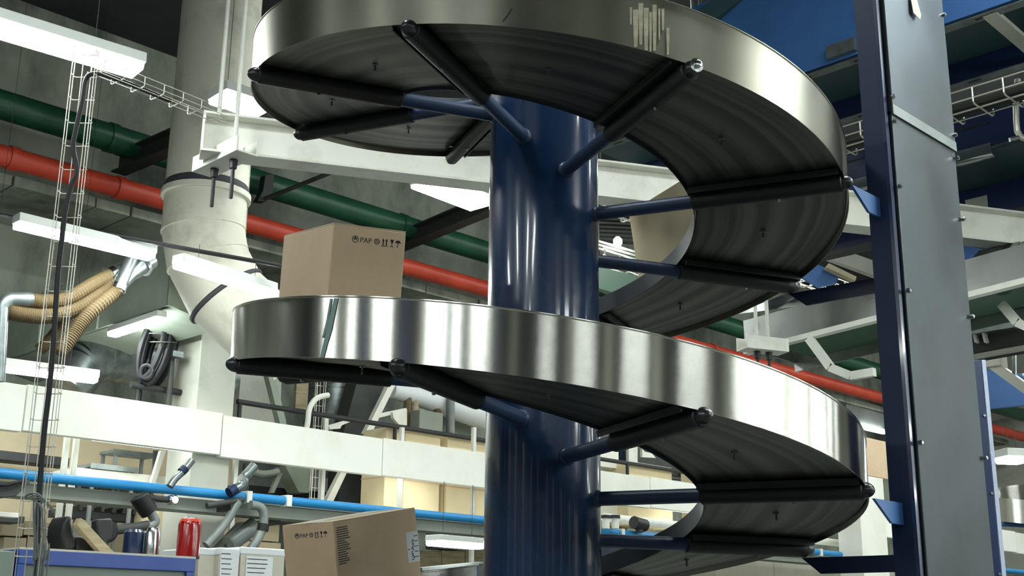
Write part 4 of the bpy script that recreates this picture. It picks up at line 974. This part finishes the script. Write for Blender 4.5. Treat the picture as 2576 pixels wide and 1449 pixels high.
# wire tray with cables between them
p_, q_ = az(2140, 372, 4.9), az(2640, 230, 4.9); uu = (p_.x + q_.x) / 2
basket(Vector((uu, q_.y - .6, 4.9)), Vector((uu, p_.y + .5, 4.9)), Vector((1, 0, 0)), ZZ * 1, .3, .11, .2, 'wire basket cable tray between the two overhead conveyors', r=.006)
for i, (dx, r_) in enumerate(((-.09, .03), (-.02, .035), (.06, .028))):
    solo('tray_cable', MB().tube([(uu + dx, q_.y - .6, 4.945), (uu + dx, p_.y + .5, 4.945)], r_, 10), 'dark_steel', ('left', 'middle', 'right')[i] + ' grey cable lying in the tray between the overhead conveyors', 'cable', 'tray cables')
pv = az(2556, 300, 4.6)
cp = thing('conduit_drop', 'white bent conduit dropping beside the navy conveyor at the right edge', 'conduit', tuple(pv))
part('pipe', MB().tube(smooth_path([ad(2560, 200, 7.6), ad(2556, 260, 7.6), ad(2558, 320, 7.6), ad(2562, 335, 7.6), ad(2576, 348, 7.6), ad(2640, 360, 7.6)], 5), .02, 10), 'wire_zinc', cp)
part('clamp', MB().tube([ad(2540, 352, 7.6), ad(2576, 342, 7.6)], .016, 8), 'chrome', cp)
# stainless conveyor C3 behind the post
def c3(v, dz=0, du=0): return Vector((8 + du, v, 3.74 + (5.3 - v) * .066 + dz))
c3t = thing('steel_conveyor', 'stainless sided conveyor with cream lower rail behind the post', 'conveyor', tuple(c3(4)))
VA, VZ = 5.38, 2.2
part('side_plate', MB().beam(c3(VA, .15), c3(VZ, .15), .012, .24), 'conveyor_steel', c3t, label='stainless side plate')
part('lower_rail', MB().beam(c3(VA, .012), c3(VZ, .012), .07, .04), 'white_steel', c3t, label='cream lower rail')
part('far_plate', MB().beam(c3(VA, .1, .7), c3(VZ, .1, .7), .012, .28), 'conveyor_steel', c3t)
part('belt', MB().beam(c3(VA - .2, .05, .35), c3(VZ, .05, .35), .64, .02), 'belt_green', c3t)
part('end_plate', MB().beam(c3(VA, .15, 0), c3(VA, .15, .7), .012, .22), 'conveyor_steel', c3t)
part('sloping_deck', MB().prism([c3(VA + .3, .45, .3), c3(VA - .6, .26, .02), c3(VA - .9, .27, .02), c3(VA - .2, .5, .3)], (.02, 0, .01)), 'conveyor_steel', c3t)
lg = [au(x, y, 7.98) for x, y in ((2036, 852), (2090, 925), (2142, 946), (2200, 936))]
for i in range(3): part('frame_leg', MB().beam(lg[i], lg[i + 1], .05, .06), 'white_steel', c3t)
lg2 = [au(x, y, 8.3) for x, y in ((2520, 765), (2560, 812), (2600, 830))]
for i in range(2): part('frame_leg', MB().beam(lg2[i], lg2[i + 1], .05, .06), 'white_steel', c3t)
part('foot_plate', poly([(1962, 862), (2010, 870), (2020, 905), (1955, 900)], 6.6, .03), 'plaster', c3t)
ra1, ra2 = c3(5.20, 0, -.05), c3(5.20, 0, .75)
trapeze(az(1905, 890, 3.60), az(1934, 893, 3.60), 3.62, 'white channel hanger with black bolts under the end of the stainless conveyor', L=.36)
ch = thing('steel_chute', 'bright ribbed steel chute above the stainless conveyor right of the post', 'chute', tuple(au(2490, 660, 8.35)))
for i, (x0, x1, y0, m) in enumerate(((2412, 2480, 640, 'galvanised'), (2482, 2500, 628, 'black_steel'), (2502, 2520, 625, 'galvanised'), (2523, 2545, 622, 'galvanised'), (2547, 2600, 615, 'galvanised'))):
    a_, b_ = au(x0, y0, 8.35), au(x1, y0, 8.35); z0 = au((x0 + x1) / 2, y0 + 44, 8.35).z; z1 = au((x0 + x1) / 2, y0 - 4, 8.35).z
    part('rib_panel', MB().prism([(8.35, a_.y, z0), (8.35, b_.y, z0), (8.7, b_.y, z1 + .1), (8.7, a_.y, z1 + .1)], (0, 0, .02)), m, ch)
part('support', MB().box((8.45, az(2576, 700, 4).y - 1.0, 4.02), (8.6, 3.6, 4.07)), 'dark_steel', ch)
solo('blue_sheet', MB().prism([au(2405, 612, 9.6), au(2496, 632, 9.6), au(2492, 664, 9.6), au(2405, 668, 9.6)], (.03, 0, 0)), 'blue_sheet', 'light blue sheet right of the post above the ribbed chute', 'sheet', 'blue sheets')
tr = thing('truss', 'white lattice truss under the hanging beam at the right edge', 'truss', tuple(au(2480, 600, 9.2)))
tp, tq = [au(2400, 598, 9.2), au(2576, 640, 9.2)], [au(2440, 575, 9.2), au(2590, 612, 9.2)]
part('lower_chord', MB().beam(tp[0], tp[1], .03, .03), 'wire_zinc', tr); part('upper_chord', MB().beam(tq[0], tq[1], .03, .03), 'wire_zinc', tr)
for i in range(7):
    a_ = tp[0].lerp(tp[1], i / 7); b_ = tq[0].lerp(tq[1], (i + .5) / 7); c_ = tp[0].lerp(tp[1], (i + 1) / 7)
    part('lattice', MB().beam(a_, b_, .02, .02), 'wire_zinc', tr); part('lattice', MB().beam(b_, c_, .02, .02), 'wire_zinc', tr)
# lower dark conveyor right of the post
c4 = thing('dark_conveyor', 'dark overhead conveyor below the stainless one right of the post', 'conveyor', tuple(au(2490, 860, 9.0)))
p_, q_ = au(2330, 888, 9.0), au(2640, 830, 9.0)
part('side_plate', MB().beam(p_, q_, .03, .13), 'dark_steel', c4); part('lower_rail', MB().beam(p_ - ZZ * .1, q_ - ZZ * .1, .06, .03), 'plaster', c4)
part('belt', MB().beam(p_ + Vector((.35, 0, .02)), q_ + Vector((.35, 0, .02)), .6, .02), 'belt_black', c4)
part('gear_box', MB().obox(au(2490, 825, 9.0), ((1, 0, 0), (0, 1, 0), ZZ), (.1, .22, .05)), 'galvanised', c4)
for x in (2446, 2470): part('strap', MB().beam(au(x, 812, 8.95), au(x + 12, 862, 8.95), .05, .02), 'paper', c4)
# second upright, behind
q2p = thing('far_post', 'narrow dark navy post with pale edge right of the grey post', 'post', tuple(ad(2480, 1449, 6.6).xy) + (0,))
A, B = ad(2452, 1000, 6.6), ad(2478, 1000, 6.6); T = ad(2460, 905, 6.6).z
part('channel', MB().prism([(A.x, A.y, 0), (B.x, B.y, 0), (B.x + .1, B.y + .1, 0), (A.x + .1, A.y + .1, 0)], (0, 0, T)), 'navy_steel', q2p, .003)
part('pale_edge', MB().prism([(B.x + .001, B.y - .001, 0), (B.x + .016, B.y - .016, 0), (B.x + .05, B.y + .018, 0), (B.x + .035, B.y + .034, 0)], (0, 0, T)), 'post_edge', q2p)
for z in np.arange(1.5, T, .42): part('screw', MB().lathe([(.008, 0), (.008, .006)], (B.x - .012, B.y + .008, z), -HD, 6), 'chrome', q2p)
# blue sheet and cable arm to the right of it
solo('blue_sheet', MB().prism([au(2470, 900, 10.5), au(2640, 1005, 10.5), au(2640, 1012, 10.5), au(2470, 1030, 10.5)], (.05, 0, 0)), 'blue_sheet', 'large light blue sheet behind the narrow navy post', 'sheet', 'blue sheets')
ca_ = thing('drag_chain', 'white jointed cable arm slanting over the large blue sheet', 'cable arm', tuple(au(2500, 920, 10.2)))
part('beam', MB().beam(au(2495, 915, 10.2), au(2640, 1020, 10.2), .08, .08), 'wire_zinc', ca_); part('joint', MB().obox(au(2488, 898, 10.2), ((1, 0, 0), (0, 1, 0), ZZ), (.08, .12, .1)), 'wire_zinc', ca_)
part('rod', MB().tube([au(2551, 860, 10.2), au(2552, 960, 10.2)], .02, 8), 'galvanised', ca_)
# second spiral conveyor, further back at the right edge
s2c = ad(2770, 1300, 11.4)
s2 = thing('far_spiral_conveyor', 'second spiral conveyor cut off by the right edge', 'conveyor', (s2c.x, s2c.y, 0))
zref = ad(2540, 1322, 10.4).z      # guard bottom near its left front
def sp2(n, r, dz): 
    p = Vector((s2c.x, s2c.y, 0)) + sdir(n) * r; return Vector((p.x, p.y, zref - HT * (n - .5) / 8 + dz))
def helix2(n0, n1, prof, per=8):
    k = int((n1 - n0) * per); m = len(prof); vs = []
    for i in range(k + 1): vs += [sp2(n0 + (n1 - n0) * i / k, r, dz) for r, dz in prof]
    fs = [(i * m + j, i * m + (j + 1) % m, (i + 1) * m + (j + 1) % m, (i + 1) * m + j) for i in range(k) for j in range(m)]
    return MB().add(vs, fs + [tuple(range(m)), tuple(k * m + j for j in range(m - 1, -1, -1))])
part('column', MB().lathe([(RCOL, 0), (RCOL, 4.6)], (s2c.x, s2c.y, 0), seg=32), 'blue_column', s2)
part('outer_guard', helix2(-16, 16, [(ROUT, .013), (ROUT + .004, .013), (ROUT + .004, .22), (ROUT, .22)]), 'guard_steel', s2, smooth=50)
part('inner_rim', helix2(-16, 16, [(RIN, .02), (RIN + .004, .02), (RIN + .004, .1), (RIN, .1)]), 'rim_steel', s2, smooth=50)
part('belt_pan', helix2(-16, 16, [(RIN, .034), (ROUT, .034), (ROUT, .05), (RIN, .05)]), 'pan_steel', s2, smooth=50)
for n in range(-16, 16):
    p0_, p1_ = sp2(n, RCOL, 0), sp2(n, ROUT, 0)
    part('arm', MB().tube([p0_, p1_], .03, 10), 'blue_panel', s2)
# carton riding on it and the bright edge strip beside the post
solo('far_carton', boxV(2178, 1106, 2232, 1200, 10.2, .4), 'cardboard', 'small tan carton between the lower guard and the post', 'box', bevel=.005)
solo('stand_panel', boxV(2172, 1201, 2236, 1640, 10.2, .42), 'white_paint', 'white panel under the small carton beside the post', 'panel')
solo('edge_lamp', boxV(2172, 1074, 2228, 1085, 10.54, .06), 'lamp_diffuser', 'thin bright lamp strip above the small carton beside the post', 'lamp', bevel=.004)
solo('dark_lintel', boxV(2130, 1030, 2230, 1072, 10.6, .1), 'dark_steel', 'dark lintel above the thin lamp strip left of the post', 'lintel')
# things seen through the upper ring, right of the column, and behind the struts
basket(az(1500, 515, 5.2) + Vector((-.5, .0, 0)), az(1500, 515, 5.2) + Vector((6, 0, 0)), Vector((0, 1, 0)), ZZ * 1, .3, .1, .2, 'wire basket cable tray under the hanging beam right of the column', r=.007)
dgr = thing('ribbed_grille', 'dark ribbed grille seen through the upper ring', 'grille', tuple(ad(1555, 580, 12.5)))
for i in range(6): part('slat', MB().beam(ad(1505, 552 + i * 10, 12.5), ad(1600, 556 + i * 10, 12.5), .06, .022), 'dark_steel', dgr)
for x in (1512, 1595): P_ = ad(x, 556, 12.6); part('hanger', MB().tube([P_, (P_.x, P_.y, ZT)], .012, 6), 'dark_steel', dgr)
part('back', MB().beam(ad(1500, 578, 12.7), ad(1610, 582, 12.7), .02, .3), 'black_steel', dgr)
rp_ = thing('pale_walkway', 'pale slatted walkway edge right of the column', 'walkway', tuple(ad(1550, 630, 12.0)))
for i in range(3): part('plank', MB().beam(ad(1498, 608 + i * 9, 12), ad(1620, 644 + i * 9, 12), .1, .022), 'plaster', rp_)
for x in (1505, 1612): P_ = ad(x, 640, 12); part('hanger', MB().tube([P_, (P_.x, P_.y, ZT)], .012, 6), 'dark_steel', rp_)
part('lamp_bulb', MB().lathe([(.02, 0), (.045, .03), (.045, .07), (.02, .1)], ad(1554, 620, 11.9), ZZ, 12), 'lamp_diffuser', rp_)
solo('green_conveyor', MB().beam(ad(1490, 700, 11.5), ad(1660, 745, 11.0), .8, .2), 'belt_green', 'dark green conveyor body low in the upper ring right of the column', 'conveyor')
basket(ad(1498, 655, 11.2), ad(1700, 735, 10.6), Vector((0, 1, 0)), ZZ * 1, .2, .1, .2, 'slanting wire tray above the dark green conveyor', r=.008)
solo('blue_sheet', MB().prism([ad(2005, 690, 12), ad(2055, 664, 12), ad(2112, 690, 12), ad(2105, 712, 12), ad(2060, 722, 12)], HD * .05), 'blue_sheet', 'light blue sheet above the dark strut left of the post', 'sheet', 'blue sheets')
solo('cream_bar', MB().prism([ad(2085, 662, 11.9), ad(2155, 696, 11.9), ad(2152, 706, 11.9), ad(2078, 672, 11.9)], HD * .1), 'beige_board', 'cream bar beside the light blue sheet', 'bar')
solo('cable_duct', MB().beam(ad(2060, 628, 12.4), ad(2230, 690, 12.0), .3, .14), 'plaster', 'pale grey trunk above the cream bar', 'trunking')
solo('white_rails', MB().beam(ad(2120, 560, 12), ad(2240, 572, 12), .2, .05), 'wire_zinc', 'pale rails left of the post under the hanging beam', 'rail')
for k_ in (.25, .75):
    P_ = ad(1700, 130, 8.5).lerp(ad(1960, -62, 8.0), k_); part('hanger_rod', MB().tube([P_, (P_.x, P_.y, ZT)], .012, 8), 'galvanised', tb_)
# ------------------------------------------------------------------ added luminaires out of the picture, rows thinned to shape the steel's reflections
k_ = 0
for v in (-6.5, -3.2, .4):
    for u in np.arange(-6.5, 24, 3.4):
        if v > 0 and u > -2: continue
        if v == -3.2 and u < 6: continue
        k_ += 1
        luminaire((u - .75, v, 5.2), (u + .75, v, 5.2), .25, .08, 'added unseen luminaire in rows outside the picture', ZT, 'added luminaires outside the picture')
for u in (-7.2, -3.6):  # added so that lamp streaks show in the left of the guards
    for v in (1.9, 4.6, 7.4): luminaire((u - .75, v, 5.2), (u + .75, v, 5.2), .25, .08, 'added unseen luminaire in rows outside the picture', ZT, 'added luminaires outside the picture')
for u, v in ((2.2, 3.6), (4.2, 1.4), (6.2, 1.2)): luminaire((u - .75, v, 6.2), (u + .75, v, 6.2), .25, .08, 'added unseen luminaire in rows outside the picture', ZT, 'added luminaires outside the picture')

# added lamps hidden behind the mezzanine beam and above view, brightening the back
for i, u in enumerate(np.arange(2.5, 30, 3.0)):
    luminaire((u, VB + .2, ZM0 + .06), (u + 1.5, VB + .2, ZM0 + .06), .14, .05, 'added hidden luminaire behind the white mezzanine beam', None, 'added luminaires behind the beam', 'fill_diffuser')
for u in np.arange(7.5, 30, 3.2):
    luminaire((u, 8.6, 8.4), (u + 1.5, 8.6, 8.4), .25, .08, 'added unseen luminaire high over the back of the hall', ZT, 'added high luminaires')
for u in np.arange(10, 30, 4):
    luminaire((u, 3.0, 8.4), (u + 1.5, 3.0, 8.4), .25, .08, 'added unseen luminaire high over the back of the hall', ZT, 'added high luminaires')

for u in np.arange(7.5, 26, 2.6): luminaire((u, -8, 4.4), (u + 1.5, -8, 4.4), .25, .08, 'added unseen luminaire in rows outside the picture', ZT, 'added luminaires outside the picture')  # added to brighten the pale near wall mirrored in the guards
# added unseen pillars and lockers by the side wall for steel to reflect
for i, v in enumerate((-5, -1.6, 1.8, 5.2, 8.6, 12.0)):
    pillar(U1 + .3, v, .5, .5, 'added plaster pillar by the side wall, outside the picture')
    lk = thing('added_locker', 'added blue steel locker by the side wall, outside the picture', 'locker', (U1 + .5, v + 1.6, 0), 'added lockers outside the picture')
    part('body', MB().box((U1 + .1, v + 1.0, .05), (U1 + .7, v + 2.2, 3.6)), 'bright_blue', lk, .01)
    for k in range(3): part('door', MB().box((U1 + .7, v + 1.02 + k * .4, .1), (U1 + .72, v + 1.38 + k * .4, 3.55)), 'bright_blue' if (i + k) % 2 else 'black_steel', lk, .004)
for i, u in enumerate((-6, -2.5, 1, 4.5, 8)):  # pillars and dark cabinets added unseen for the guards to reflect
    pillar(u, V1 + .3, .5, .5, 'added plaster pillar by the near wall, outside the picture')
    lk = thing('added_cabinet', 'added dark tall cabinet by the near wall, outside the picture', 'cabinet', (u + 1.8, V1 + .5, 0), 'added cabinets outside the picture')
    part('body', MB().box((u + 1.1, V1 + .1, .05), (u + 2.6, V1 + .7, 4.2)), 'dark_steel', lk, .01)
    for k in range(2): part('door', MB().box((u + 1.14 + k * .73, V1 + .7, .1), (u + 1.83 + k * .73, V1 + .72, 4.1)), 'dark_steel', lk, .004)

for u, v in ((12, 5.2), (15, 5.6), (19, 7.0), (23, 8.0)):  # added out of sight to brighten the far right background
    luminaire((u, v, 6.0), (u + 1.5, v, 6.0), .25, .08, 'added luminaire hidden behind the hanging beam and post on the right', ZT, 'added luminaires on the right')

for u, v, z in ((4.8, .5, 4.9), (5.0, -1.3, 4.7), (8.6, .9, 5.6)):  # added out of view to light the overhead conveyors
    luminaire((u, v, z), (u + 1.5, v, z), .25, .08, 'added unseen luminaire in rows outside the picture', ZT, 'added luminaires outside the picture')
